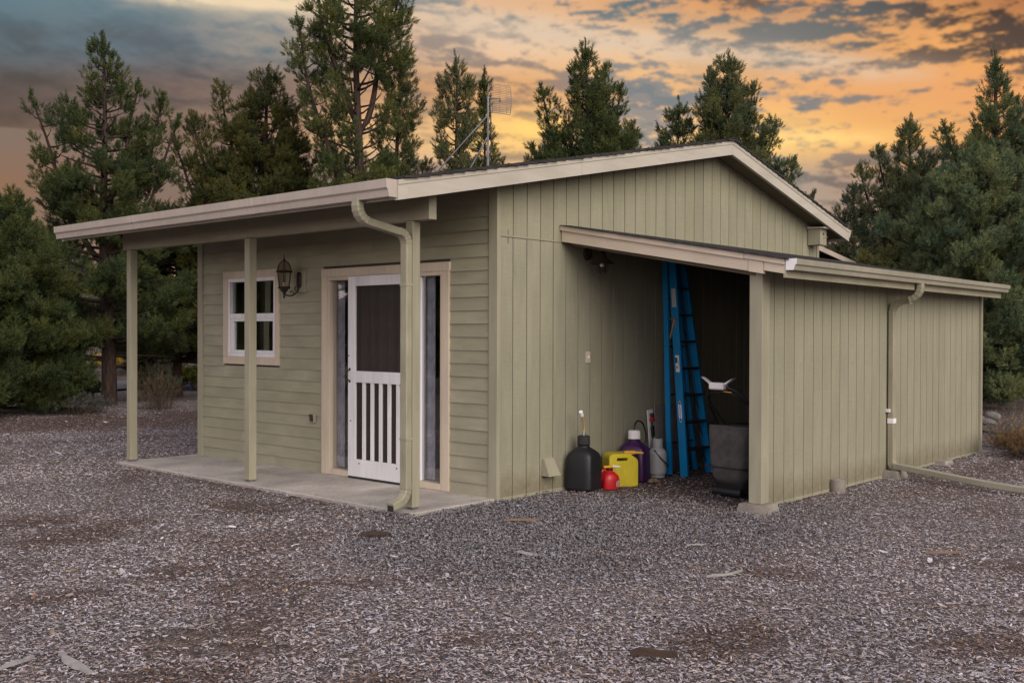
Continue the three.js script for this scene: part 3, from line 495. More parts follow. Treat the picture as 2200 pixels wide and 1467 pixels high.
// ---------------------------------------------------------------- lean-to
const ZL = 2.06;
const rkz = (s) => 2.45 * s, rkx = (s) => lerp(0.94, 1.0, s), rky = (s) => lerp(2.672, 2.222, s);
{
  // outer wall
  const w = part('wall', [box(1.24, 7.30, -0.06, 2.20, ZL - 0.07, ZL - 0.011)], M.groove, B, 'lean-to wall of grooved vertical siding');
  const cuts = []; let x = 1.746 - 0.2032 * 2; cuts.push(1.245, x); while (x < 7.1) { x += 0.2032; cuts.push(x); } cuts.push(7.345);
  for (let i = 0; i + 1 < cuts.length; i++) { if (cuts[i + 1] - cuts[i] < 0.05) continue; const dz = (rb() - 0.5) * 0.0012, y0 = -0.03 + rb() * 0.006; part('siding_plank', [box(cuts[i] + 0.0055, cuts[i + 1] - 0.0055, y0, 2.20, ZL - 0.0105, ZL + dz, { tileV: 2.6, offV: false })], pick(lowPlanks, rb), w); }
  part('wall', [slab([[7.235, -0.06, 0.0], [7.299, -0.06, 0.0], [7.299, -0.06, ZL - 0.071], [7.235, -0.06, ZL - 0.071], [7.235, 2.60, 0.0], [7.299, 2.60, 0.0], [7.299, 2.25, ZL - 0.071], [7.235, 2.25, ZL - 0.071]], {})], M.sage, B, 'end wall of the lean-to');
  part('lean_to_post', [rbox(1.10, 1.238, 0.055, 2.245, ZL - 0.012, ZL + 0.115, 0.005)], M.sageTrim, B);
  part('corner_trim', [rbox(7.30, 7.36, 0.0, 2.2, ZL + 0.0, ZL + 0.035, 0.004), rbox(7.3005, 7.335, 0.0, 2.2, ZL - 0.09, ZL - 0.001, 0.004)], M.sageTrim, B);
  const ft = (x0, x1, y1, z0, z1) => { const d = 0.03; return slab([[x0 - d, -0.09, z0 - d], [x1 + d, -0.09, z0 - d], [x1 + d, -0.09, z1 + d], [x0 - d, -0.09, z1 + d], [x0, y1, z0], [x1, y1, z0], [x1, y1, z1], [x0, y1, z1]], { tile: 1, tileV: 1 }); };
  part('footing', [ft(1.03, 1.29, 0.054, ZL - 0.07, ZL + 0.17)], M.pier, B); part('footing', [mv(lathe([[0, -0.09], [0.085, -0.09], [0.078, 0.09], [0.07, 0.1], [0, 0.1]], 20), 2.80, 0, ZL + 0.055)], M.pier, B);
  part('footing', [ft(4.08, 4.34, 0.055, ZL + 0.002, ZL + 0.16)], M.pier, B); part('footing', [ft(5.70, 5.95, 0.02, ZL + 0.002, ZL + 0.12)], M.pier, B); part('footing', [ft(7.20, 7.46, 0.0, ZL - 0.1, ZL + 0.12)], M.pier, B);
  // roof slab, shingles
  const ex = 7.36, zs = (u) => lerp(2.44, 2.33, u), q = (x, z, y) => [x, y, z];
  const up = (x, z) => 2.672 - 0.1837 * z - 0.002 * (x - 1);
  const quad = (x0, x1, z0, z1a, z1b, d0, d1) => slab([q(x0, z0, up(x0, z0) + d0), q(x1, z0, up(x1, z0) + d0), q(x1, z1b, up(x1, z1b) + d0), q(x0, z1a, up(x0, z1a) + d0), q(x0, z0, up(x0, z0) + d1), q(x1, z0, up(x1, z0) + d1), q(x1, z1b, up(x1, z1b) + d1), q(x0, z1a, up(x0, z1a) + d1)], {});
  part('roof', [quad(1.02, ex - 0.02, 0.012, zs(0), zs(1), -0.035, -0.012)], M.soffit, B, 'roof deck of the lean-to');
  for (let i = 0; i < 9; i++) { const x0 = 1.3 + i * 0.71; part('rafter', [quad(x0, x0 + 0.038, 0.012, 2.3, 2.3, -0.125, -0.036)], M.soffit, B); }
  const sg = [], rr = rng(77); for (let k = 0; k < 18; k++) { const z1 = 0.15 + k * 0.136 + 0.02, z0 = Math.max(0.012, z1 - 0.155), l = 0.004 + rr() * 0.006, e = rr() * 0.03; if (z1 > 2.5) break; sg.push(slab([q(0.908 + 0.058 * k / 18 - e * 0.3, z0, up(1, z0) - 0.011), q(ex + 0.01, z0, up(ex, z0) - 0.011), q(ex + 0.01, z1 - 0.1 * (z1 / 2.5), up(ex, z1) - 0.011), q(0.908 + 0.058 * k / 18 - e * 0.3, z1, up(1, z1) - 0.011), q(0.908 + 0.058 * k / 18 - e * 0.3, z0, up(1, z0) - 0.006), q(ex + 0.01, z0, up(ex, z0) - 0.006), q(ex + 0.01, z1 - 0.1 * (z1 / 2.5), up(ex, z1) + l * 0.6 + 0.001), q(0.908 + 0.058 * k / 18 - e * 0.3, z1, up(1, z1) + l * 0.6 + 0.001)], {})); }
  const so = part('roof_shingles', sg, M.shingle, B); so.userData.kind = 'stuff';
  // rake: wide board with a narrow trim on top
  const rk = (s0, s1, in0, in1, t0, t1) => slab([[rkx(s0) + in1, rky(s0) - t1(s0), rkz(s0)], [rkx(s0) + in0, rky(s0) - t1(s0), rkz(s0)], [rkx(s1) + in0, rky(s1) - t1(s1), rkz(s1)], [rkx(s1) + in1, rky(s1) - t1(s1), rkz(s1)], [rkx(s0) + in1, rky(s0) - t0(s0), rkz(s0)], [rkx(s0) + in0, rky(s0) - t0(s0), rkz(s0)], [rkx(s1) + in0, rky(s1) - t0(s1), rkz(s1)], [rkx(s1) + in1, rky(s1) - t0(s1), rkz(s1)]], { swap: true, tile: 2 });
  part('rake_board', [rk(0.006, 0.855, 0.0, 0.038, () => 0.008, (s) => lerp(0.172, 0.160, s))], M.cream, B); part('rake_board', [rk(0.857, 0.915, -0.006, 0.036, () => 0.06, (s) => 0.165)], M.cream, B); part('rake_board', [rk(0.917, 0.998, 0.0, 0.038, () => 0.014, (s) => 0.135)], M.cream, B);
  part('rake_trim', [rk(0.002, 0.84, -0.019, -0.0005, () => 0.006, () => 0.060)], M.cream, B); part('rake_trim', [rk(0.842, 0.998, -0.019, -0.0065, () => 0.006, () => 0.056)], M.cream, B);
  part('header_board', [rk(0.02, 0.86, 0.10, 0.138, () => 0.10, () => 0.20)], M.soffit, B);
  // fascia and gutter along the eave, slightly out of parallel
  const fz = (x) => lerp(2.452, 2.335, (x - 1.0) / (ex - 1.0)), fy = (x) => lerp(2.21, 2.188, (x - 1) / (ex - 1));
  const x1 = 7.30, x0 = 1.0; part('fascia_board', [slab([[x0, fy(x0) - 0.155, fz(x0) - 0.024], [x1, fy(x1) - 0.145, fz(x1) - 0.024], [x1, fy(x1) - 0.145, fz(x1)], [x0, fy(x0) - 0.155, fz(x0)], [x0, fy(x0) - 0.0, fz(x0) - 0.024], [x1, fy(x1), fz(x1) - 0.024], [x1, fy(x1), fz(x1)], [x0, fy(x0), fz(x0)]], {})], M.sageTrim, B);
  const len = 6.36, g = gutterRun('gutter', M.gutterSage, 1, 0, len, 0.095, 0.10, M.capWhite); g.rotation.y = -Math.PI / 2 + 0; g.position.set(x0 - 0.005, fy(x0) + 0.005, fz(x0) + 0.001);
  g.rotation.set(0, -Math.PI / 2 + Math.atan2(0.117, 6.36) * 1, 0); B.add(g); g.updateMatrix();
  { const q = gutterRun('seam', M.gutterSage, 1, 0, 0.08, 0.097, 0.1015); q.children.slice().forEach((c) => { c.position.z = -3.25; c.position.y = 0.0005; c.name = 'seam'; g.add(c); }); }
  // downspout: elbow under the gutter, back to the wall, down, then a long pipe over the chips
  const xd = 4.22, d = new THREE.Group(); d.name = 'downspout'; B.add(d);
  const zg = fz(4.1) + 0.055, zw = ZL + 0.045, sec = rectSec(0.06, 0.082);
  const pA = [], sA = []; [[2.125, zg], [2.09, zg]].forEach((p) => { pA.push([4.13, p[0], p[1]]); sA.push(1); });
  arc(zg - 0.14, 2.085, 0.14, 0, -Math.PI * 0.44, 8, (a, b) => [4.13, b, a]).forEach((p, i) => { pA.push(p); sA.push(i % 2 ? 1 : 1.07); });
  part('elbow', [sweep(sec, pA, [1, 0, 0], sA)], M.sagePipe, d);
  const pB = [], sB = []; const l = pA[pA.length - 1]; pB.push([xd, l[1] - 0.01, l[2] - 0.03]); sB.push(1.1);
  arc(zw + 0.13, 1.80, 0.13, Math.PI * 0.55, Math.PI, 8, (a, b) => [xd, b, a]).forEach((p, i) => { pB.push(p); sB.push(i % 2 ? 1 : 1.07); });
  part('elbow', [sweep(sec, pB, [1, 0, 0], sB)], M.sagePipe, d);
  part('pipe', [sweep(sec, [[xd, 1.80, zw], [xd, 0.66, zw]], [1, 0, 0]), sweep(rectSec(0.068, 0.09), [[xd, 0.70, zw], [xd, 0.10, zw + 0.004]], [1, 0, 0])], M.sagePipe, d);
  part('bracket', [rbox(xd - 0.075, xd - 0.046, 0.70, 0.735, ZL + 0.002, ZL + 0.05, 0.003)], M.capWhite, d); part('sticker', [rbox(xd - 0.047, xd + 0.03, 0.575, 0.63, zw + 0.031, zw + 0.040, 0.002), box(xd - 0.0485, xd - 0.0462, 0.575, 0.63, zw - 0.03, zw + 0.036)], M.plainWhite, d);
  const a0 = [4.17, 0.085, 2.17], b0 = [3.83, 0.0, 3.66], Bn = V(...b0).sub(V(...a0)).cross(V(0, 1, 0)).normalize();
  const path = []; for (let i = 0; i <= 10; i++) { const t = i / 10; path.push([lerp(a0[0], b0[0], t) + 0.012 * Math.sin(t * 7), 0.085 * (1 - t) ** 1.4 + 0.022, lerp(a0[2], b0[2], t)]); }
  part('pipe', [sweep(rectSec(0.062, 0.085), path, [Bn.x, Bn.y, Bn.z])], M.gutterSage, d, 'pale pipe length lying over the wood chips');
  part('elbow', [sweep(rectSec(0.07, 0.092), [[xd, 0.16, zw + 0.0], [xd - 0.005, 0.11, zw + 0.015], [xd - 0.02, 0.085, zw + 0.05], [xd - 0.035, 0.08, zw + 0.10]], [1, 0, 0])], M.sagePipe, d);
  // stray cable under the rake
  part('cable', [tube([[1.36, 2.50, 0.02], [1.22, 2.52, 0.15], [1.02, 2.45, 0.5], [0.995, 2.37, 0.95], [0.985, 2.29, 1.25], [0.995, 2.29, 1.5], [1.03, 2.27, 1.9], [1.05, 2.22, 2.05]], 0.006, 6, 60)], M.capWhite, B);
}

// ---------------------------------------------------------------- wall lantern by the window
{
  const t = thing('wall_lantern', 'dark bronze carriage lantern with glass sides on the porch wall between window and door', 'lantern', [0, 0, 0]);
  const cx = -0.21, cz = -3.09, N = 6;
  part('mounting_block', [rbox(-0.036, -0.006, 2.022, 2.268, -3.145, -2.938, 0.006, 1)], M.sageTrim, t);
  const bp = new THREE.CapsuleGeometry(0.042, 0.105, 6, 16); bp.scale(0.45, 1, 1); part('back_plate', [mv(norm(bp), -0.04, 2.165, -3.04)], M.bronze, t);
  const L = (pts, seg = N) => mv(lathe(pts.map(([q, y]) => [q * 0.88, y]), seg).rotateY(Math.PI / N), cx, 0, cz);
  part('cap', [L([[0, 2.45], [0.005, 2.445], [0.006, 2.40], [0.016, 2.392], [0.02, 2.38], [0.03, 2.376], [0, 2.372]], 12)], M.bronze, t);
  const dome = [[0.03, 2.374], [0.062, 2.35], [0.084, 2.315], [0.095, 2.268]], body = [[0.092, 2.245], [0.083, 2.17], [0.068, 2.085]];
  part('glass', [L(dome), L(body)], M.lampGlass, t);
  const ribs = []; for (let k = 0; k < N; k++) { const a = (k / N) * 6.283 + Math.PI / N, f = ([r, y]) => [cx + (r * 0.88 + 0.002) * Math.sin(a), y, cz + (r * 0.88 + 0.002) * Math.cos(a)]; ribs.push(tube(dome.map(f), 0.0038, 5, 10), tube(body.map(f), 0.0038, 5, 6)); }
  part('rib', ribs, M.bronze, t);
  part('collar', [L([[0.09, 2.268], [0.108, 2.262], [0.108, 2.250], [0.09, 2.245]], 16), L([[0.066, 2.087], [0.078, 2.08], [0.08, 2.066], [0.055, 2.058], [0.045, 2.04], [0.022, 2.02], [0.014, 1.995], [0.012, 1.972], [0.016, 1.965], [0.01, 1.957], [0, 1.953]], 16)], M.bronze, t);
  part('bulb_socket', [L([[0, 2.06], [0.018, 2.06], [0.018, 2.13], [0.012, 2.135], [0, 2.135]], 12)], M.capWhite, t);
  part('arm', [tube([[cx + 0.01, 2.0, cz], [cx + 0.05, 1.985, cz + 0.008], [cx + 0.11, 1.995, cz + 0.02], [cx + 0.155, 2.04, cz + 0.035], [-0.045, 2.11, -3.045]], 0.0085, 8, 30), tube([[cx + 0.115, 1.998, cz + 0.02], [cx + 0.10, 2.035, cz + 0.02], [cx + 0.078, 2.04, cz + 0.018], [cx + 0.072, 2.022, cz + 0.018], [cx + 0.085, 2.016, cz + 0.018]], 0.005, 6, 24), tube([[-0.06, 2.09, -3.045], [-0.09, 2.085, -3.05], [-0.10, 2.06, -3.05], [-0.085, 2.055, -3.05]], 0.005, 6, 20)], M.bronze, t);
}
// barn lamp under the lean-to roof
{
  const t = thing('barn_lamp', 'rusty brown cone shaded lamp with wire cage on the wall under the lean-to roof', 'lamp', [0, 0, 0]);
  const x = 1.375, z = 0.2;
  part('back_plate', [mv(lathe([[0, 0.03], [0.05, 0.028], [0.065, 0.012], [0.068, 0.001], [0, 0.001]], 20).rotateX(Math.PI / 2), x, 2.395, 0.004)], M.rust, t);
  part('arm', [tube([[x, 2.40, 0.03], [x, 2.45, 0.06], [x, 2.48, 0.11], [x, 2.48, 0.17], [x, 2.455, z], [x, 2.42, z]], 0.011, 8, 30)], M.rust, t);
  part('shade', [mv(lathe([[0.002, 2.432], [0.022, 2.43], [0.03, 2.40], [0.055, 2.345], [0.128, 2.292], [0.130, 2.286], [0.124, 2.288], [0.05, 2.338], [0.026, 2.392]], 28), x, 0, z)], M.rust, t);
  part('glass', [mv(lathe([[0.042, 2.325], [0.046, 2.25], [0.04, 2.215], [0.02, 2.198], [0, 2.195]], 16), x, 0, z)], M.lampGlass, t);
  const c = []; for (let k = 0; k < 6; k++) { const a = k / 6 * 6.283; c.push(tube([[0.06, 2.30], [0.064, 2.25], [0.055, 2.21], [0.02, 2.186], [0.002, 2.184]].map(([r, y]) => [x + r * Math.cos(a), y, z + r * Math.sin(a)]), 0.0028, 5, 14)); } for (const [r, y] of [[0.064, 2.25], [0.054, 2.209]]) { const g = new THREE.TorusGeometry(r, 0.0028, 5, 24); g.rotateX(Math.PI / 2); c.push(mv(norm(g), x, y, z)); } part('cage', c, M.rust, t);
  part('bulb', [mv(norm(new THREE.SphereGeometry(0.026, 14, 10)), x, 2.275, z)], M.plainWhite, t);
}
// nest box at the gable end
{
  const t = thing('birdhouse', 'sage painted wooden birdhouse with flat lid hanging at the far corner of the gable wall', 'birdhouse', [6.45, 2.815, 0.014]);
  part('box', [rbox(0, 0.20, 0, 0.225, 0, 0.185, 0.003)], M.sageTrim, t);
  part('lid', [slab([[-0.03, 0.226, 0], [0.23, 0.226, 0], [0.23, 0.226, 0.25], [-0.03, 0.226, 0.25], [-0.03, 0.258, 0], [0.23, 0.258, 0], [0.23, 0.243, 0.25], [-0.03, 0.243, 0.25]], {})], M.rake, t);
  const h = new THREE.CylinderGeometry(0.019, 0.019, 0.004, 18); h.rotateX(Math.PI / 2); part('entrance_hole', [mv(norm(h), 0.1, 0.155, 0.186)], M.blackSoft, t);
  part('perch', [bar([0.1, 0.105, 0.18], [0.1, 0.105, 0.25], 0.005)], M.sageTrim, t);
}
// wire grid antenna on the roof
{
  const x = 2.29, z = -2.28, t = thing('grid_antenna', 'grey wire grid dish antenna on a strutted mast on the roof', 'antenna', [x, roofY(x) + 0.02, z]);
  const y0 = 0, yT = 4.54 - roofY(x) - 0.02;
  part('mast', [bar([0, y0, 0], [0, yT, 0], 0.013, 12), bar([0, y0, 0], [0, y0 + 0.32, 0], 0.019, 12), rbox(-0.06, 0.06, -0.012, 0.004, -0.06, 0.06, 0.003)], M.galv, t);
  part('strut', [bar([-0.50, roofY(x - 0.5) - roofY(x), -0.5], [0, yT - 0.235, 0], 0.0095)], M.galv, t); part('strut', [bar([-0.19, roofY(x - 0.19) - roofY(x), -0.17], [0, yT - 0.50, 0], 0.0095)], M.galv, t);
  part('cable', [tube([[0.02, yT - 0.1, 0.01], [0.03, yT - 0.3, 0.02], [0.022, yT - 0.45, 0.02], [0.04, yT - 0.55, 0.02], [0.02, yT - 0.75, 0.02]], 0.008, 6, 30)], M.black, t);
  // dish: rods bent to a parabola, facing over the ridge
  const wires = [], W = 0.15, Hh = 0.18, f = (u, v) => { const X = u * W, Y = v * Hh, d = 0.9 * (X * X + Y * Y); return [0.165 + X * 0.72 + d * 0.6, yT - 0.005 + Y - X * 0.12, X * 0.69 - d * 0.7 + 0.05]; };
  for (let k = 0; k <= 16; k++) { const v = -1 + k / 8; wires.push(tube([-1, -0.5, 0, 0.5, 1].map((u) => f(u * (1 - 0.12 * v * v), v)), 0.0026, 4, 8)); }
  for (let k = 0; k <= 2; k++) { const u = -0.6 + 0.6 * k; wires.push(tube([-1, -0.5, 0, 0.5, 1].map((v) => f(u, v)), 0.0028, 4, 8)); }
  const rim = []; for (let k = 0; k < 28; k++) { const s = k / 7, e = Math.floor(s), q = (s - e) * 2 - 1; const [u, v] = [[q, -1], [1, q], [-q, 1], [-1, -q]][e]; rim.push(f(u * (1 - 0.12 * v * v), v)); } wires.push(tube(rim, 0.0042, 5, 90, true));
  part('dish_grid', wires, M.galv, t);
  part('feed_arm', [bar([0, yT - 0.02, 0], f(0, 0), 0.008), bar(f(0, 0), [0.29, yT - 0.0, -0.06], 0.006), bar([0.27, yT, -0.05], [0.30, yT, -0.07], 0.012)], M.galv, t);
}

// ---------------------------------------------------------------- things kept in the lean-to
const GY = -0.028;
// rounded can body: superellipse footprint lofted through levels [y, half width, half depth, exponent]
function can(levels, seg = 32) {
  const p = [], rings = levels.map(([y, a, b, e = 5]) => { const r = []; for (let k = 0; k < seg; k++) { const t = k / seg * 2 * Math.PI, c = Math.cos(t), s = Math.sin(t); r.push([Math.sign(c) * a * Math.abs(c) ** (2 / e), y, Math.sign(s) * b * Math.abs(s) ** (2 / e)]); } return r; });
  const pos = rings.flat().flat(), id = []; for (let i = 0; i + 1 < rings.length; i++) for (let k = 0; k < seg; k++) { const a = i * seg + k, b = i * seg + (k + 1) % seg; id.push(a, a + seg, b, b, a + seg, b + seg); }
  const cap = (i, up) => { const c = pos.length / 3; pos.push(0, levels[i][0], 0); for (let k = 0; k < seg; k++) { const a = i * seg + k, b = i * seg + (k + 1) % seg; up ? id.push(c, b, a) : id.push(c, a, b); } }; cap(0, false); cap(levels.length - 1, true);
  const g = new THREE.BufferGeometry(); g.setAttribute('position', new THREE.BufferAttribute(new Float32Array(pos), 3)); g.setIndex(id); g.computeVertexNormals(); return metre(g, { tile: 0.4, tileV: 0.4 });
}
{
  const jug = (t, m, capM, sc = 1) => {
    part('body', [can([[0, 0.12, 0.13, 4], [0.008, 0.135, 0.148, 5], [0.03, 0.142, 0.155, 6], [0.18, 0.141, 0.154, 6], [0.19, 0.138, 0.151, 6], [0.2, 0.141, 0.154, 6], [0.33, 0.138, 0.15, 5], [0.375, 0.125, 0.135, 4], [0.405, 0.1, 0.105, 3], [0.425, 0.07, 0.075, 2.4], [0.44, 0.058, 0.06, 2], [0.46, 0.056, 0.056, 2]])], m, t);
    part('handle', [tube([[0.05, 0.415, -0.02], [0.12, 0.40, -0.08], [0.145, 0.34, -0.12], [0.145, 0.24, -0.14]].map((p) => [p[0], p[1], p[2]]), 0.02, 8, 24)], m, t);
    const kn = []; for (let k = 0; k < 20; k++) { const a = k / 20 * 6.283; kn.push(bar([0.06 * Math.cos(a), 0.462, 0.06 * Math.sin(a)], [0.058 * Math.cos(a), 0.545, 0.058 * Math.sin(a)], 0.006, 5)); }
    part('cap', [lathe([[0, 0.455], [0.06, 0.456], [0.062, 0.47], [0.06, 0.54], [0.052, 0.552], [0, 0.553]], 24), ...kn], capM, t);
  };
  const t = thing('fuel_jug', 'black plastic fuel jug with a bent filler hose beside the wall vent', 'fuel jug', [1.11, GY + 0.008, 0.175], 0.12);
  jug(t, M.black, M.blackSoft);
  part('filler_hose', [tube([[0.0, 0.57, 0], [0.004, 0.62, 0.002], [-0.03, 0.70, 0.01], [-0.075, 0.765, 0.02]], 0.0125, 10, 24)], M.hose, t, 'yellowed hose'); part('hose_tip', [bar([-0.07, 0.757, 0.018], [-0.105, 0.80, 0.026], 0.02, 12)], M.plainWhite, t); part('hose_clamp', [bar([0, 0.552, 0], [0, 0.585, 0], 0.016, 12)], M.steel, t);
  const u = thing('fuel_jug', 'purple plastic fuel jug with a white cap, behind the yellow can', 'fuel jug', [1.99, GY, 0.18], 0.3);
  jug(u, M.purple, M.capWhite); part('spout_hose', [tube([[0, 0.55, 0], [0.02, 0.61, 0.0], [0.08, 0.645, 0.01], [0.17, 0.625, 0.03], [0.22, 0.55, 0.05], [0.235, 0.45, 0.06], [0.22, 0.39, 0.06]], 0.009, 8, 40)], M.black, u);
}
{
  const gasCan = (t, body, W, D, Hh) => {
    // side view outline with a grip opening, extruded through the depth
    const s = new THREE.Shape(); s.moveTo(-W, 0.02); s.quadraticCurveTo(-W, 0, -W + 0.02, 0); s.lineTo(W - 0.02, 0); s.quadraticCurveTo(W, 0, W, 0.02); s.lineTo(W, Hh * 0.72); s.quadraticCurveTo(W, Hh * 0.84, W * 0.72, Hh * 0.9); s.lineTo(W * 0.55, Hh * 0.96); s.lineTo(W * 0.5, Hh); s.lineTo(-W * 0.72, Hh); s.quadraticCurveTo(-W, Hh * 0.96, -W, Hh * 0.84); s.lineTo(-W, 0.02);
    const h = new THREE.Path(); h.moveTo(-W * 0.5, Hh * 0.77); h.quadraticCurveTo(-W * 0.55, Hh * 0.90, -W * 0.4, Hh * 0.90); h.lineTo(W * 0.22, Hh * 0.90); h.quadraticCurveTo(W * 0.36, Hh * 0.89, W * 0.3, Hh * 0.77); h.lineTo(-W * 0.5, Hh * 0.77); s.holes.push(h);
    const g = new THREE.ExtrudeGeometry(s, { depth: D * 2 - 0.04, bevelEnabled: true, bevelSize: 0.008, bevelThickness: 0.02, bevelSegments: 3, curveSegments: 8 }); g.translate(0, 0, -D + 0.02);
    part('body', [metre(norm(g), { tile: 0.5, tileV: 0.5 })], body, t);
  };
  const y = thing('gas_can', 'large yellow plastic fuel can with grip opening, beside the purple jug', 'fuel can', [1.67, GY, 0.225], -0.6); gasCan(y, M.yellow, 0.155, 0.115, 0.335);
  part('collar', [mv(lathe([[0, 0], [0.036, 0], [0.036, 0.035], [0, 0.035]], 20), 0.115, 0.29, 0.03)], M.black, y); part('spout', [rbox(0.03, 0.15, 0.325, 0.362, 0.012, 0.052, 0.008, 2), bar([0.14, 0.342, 0.03], [0.24, 0.336, 0.05], 0.016, 12, 0.009)], M.amber, y);
  const r = thing('gas_can', 'small red fuel can with a yellow spout in front of the yellow can', 'fuel can', [1.37, GY, 0.31], -0.45); const R = r;
  part('body', [can([[0, 0.085, 0.075, 3], [0.01, 0.094, 0.084, 3], [0.10, 0.094, 0.084, 3], [0.14, 0.085, 0.078, 2.8], [0.168, 0.055, 0.055, 2.4], [0.185, 0.032, 0.032, 2], [0.2, 0.03, 0.03, 2]], 28)], M.red, R);
  part('handle', [tube([[-0.03, 0.165, 0], [-0.06, 0.195, 0], [-0.095, 0.18, 0], [-0.10, 0.13, 0], [-0.088, 0.09, 0]], 0.014, 8, 24)], M.red, R);
  part('collar', [mv(lathe([[0, 0], [0.033, 0], [0.034, 0.022], [0, 0.022]], 18), 0, 0.196, 0)], M.black, R); part('spout', [rbox(-0.075, 0.03, 0.218, 0.242, -0.018, 0.018, 0.006, 2)], M.amber, R); part('nozzle', [bar([0.03, 0.232, 0], [0.12, 0.222, 0], 0.0135, 12, 0.008)], M.capWhite, R);
  const lt = canvasTex(256, 256, (g, w, h) => { g.fillStyle = '#8e1420'; g.fillRect(0, 0, w, h); g.fillStyle = '#e8d8d2'; g.fillRect(60, 70, 14, 160); g.fillRect(110, 90, 110, 10); g.fillRect(110, 116, 110, 8); g.fillRect(110, 138, 110, 8); g.fillRect(90, 40, 120, 18); g.fillStyle = '#e6b52a'; g.fillRect(120, 160, 70, 14); g.fillStyle = '#e8d8d2'; for (let k = 0; k < 5; k++) g.fillRect(104, 186 + k * 11, 60 + (k * 37) % 60, 5); });
  const lg = [], a0 = 0.55, a1 = 1.54; { const p = [], uv = [], id = [], n = 10; for (let k = 0; k <= n; k++) { const a = lerp(a0, a1, k / n), c = Math.cos(a), s = Math.sin(a), x = 0.0955 * c ** (2 / 3), z = 0.0855 * s ** (2 / 3); p.push(x, 0.022, z, x, 0.105, z); uv.push(1 - k / n, 0, 1 - k / n, 1); } for (let k = 0; k < n; k++) id.push(2 * k, 2 * k + 1, 2 * k + 2, 2 * k + 1, 2 * k + 3, 2 * k + 2); const g = new THREE.BufferGeometry(); g.setAttribute('position', new THREE.BufferAttribute(new Float32Array(p), 3)); g.setAttribute('uv', new THREE.BufferAttribute(new Float32Array(uv), 2)); g.setIndex(id); g.computeVertexNormals(); lg.push(g); }
  part('label', lg, new THREE.MeshStandardMaterial({ map: lt, roughness: 0.5, side: THREE.DoubleSide }), R);
}
{
  const t = thing('propane_cylinder', 'small grey propane cylinder with a black hose looped round it, beside the purple jug', 'gas cylinder', [2.44, GY, 0.18]);
  part('tank', [lathe([[0, 0.02], [0.07, 0.02], [0.09, 0.03], [0.103, 0.06], [0.103, 0.25], [0.096, 0.285], [0.07, 0.318], [0.03, 0.335], [0, 0.338]], 32)], M.tankGrey, t);
  part('foot_ring', [lathe([[0.08, 0.0], [0.084, 0.0], [0.084, 0.035], [0.08, 0.035]], 28)], M.tankGrey, t);
  const guard = []; { const n = 26, p = [], id = []; for (let k = 0; k <= n; k++) { const a = 0.5 + 4.9 * k / n; for (const [r, y] of [[0.058, 0.322], [0.056, 0.43], [0.052, 0.43], [0.054, 0.322]]) p.push(r * Math.cos(a), y, r * Math.sin(a)); } for (let k = 0; k < n; k++) for (let m = 0; m < 4; m++) { const a = k * 4 + m, b = k * 4 + (m + 1) % 4; id.push(a, a + 4, b, b, a + 4, b + 4); } const g = new THREE.BufferGeometry(); g.setAttribute('position', new THREE.BufferAttribute(new Float32Array(p), 3)); g.setIndex(id); guard.push(metre(g, {})); }
  part('collar_guard', guard, M.tankGrey, t); part('valve', [bar([0, 0.33, 0], [0, 0.40, 0], 0.016), bar([0, 0.37, 0], [0.05, 0.37, 0.03], 0.011), bar([0, 0.40, 0], [0, 0.42, 0], 0.026, 10)], M.copper, t);
  const hose = []; for (let k = 0; k <= 22; k++) { const a = -2.2 + k / 22 * 4.6, r = 0.108 + 0.02 * Math.sin(k * 0.5); hose.push([r * Math.cos(a + 0.6), 0.31 - 0.20 * Math.sin(k / 22 * Math.PI) ** 1.2, r * Math.sin(a + 0.6)]); } part('hose', [tube(hose, 0.0075, 8, 90)], M.black, t);
  const c = thing('torch_kit', 'black torch wand with red valve on a white backing card against the wall', 'torch', [2.55, GY, 0.05], 0);
  const tilt = (g) => g.rotateZ(0.07).rotateX(-0.03);
  part('card', [tilt(rbox(-0.055, 0.055, 0.02, 0.74, 0.0, 0.012, 0.004))], M.capWhite, c); part('wand', [tilt(bar([0.0, 0.18, 0.026], [-0.004, 0.64, 0.026], 0.011, 10)), tilt(bar([0, 0.14, 0.026], [0, 0.30, 0.026], 0.022, 12, 0.017)), tilt(rbox(-0.02, 0.02, 0.44, 0.56, 0.013, 0.045, 0.006))], M.black, c); part('valve_knob', [tilt(rbox(-0.034, 0.034, 0.61, 0.655, 0.013, 0.05, 0.01, 2))], M.red, c); part('burner_cup', [tilt(bar([0, 0.655, 0.03], [0, 0.70, 0.03], 0.02, 12, 0.024))], M.rust, c);
  const p = thing('leaning_sheet', 'flat grey sheet leaning on the wall behind the blue ladder', 'sheet', [2.78, GY, 0.07], 0);
  part('board', [rbox(-0.20, 0.42, 0.0, 0.78, 0, 0.02, 0.004).rotateX(-0.055)], M.greyPanel, p);
}
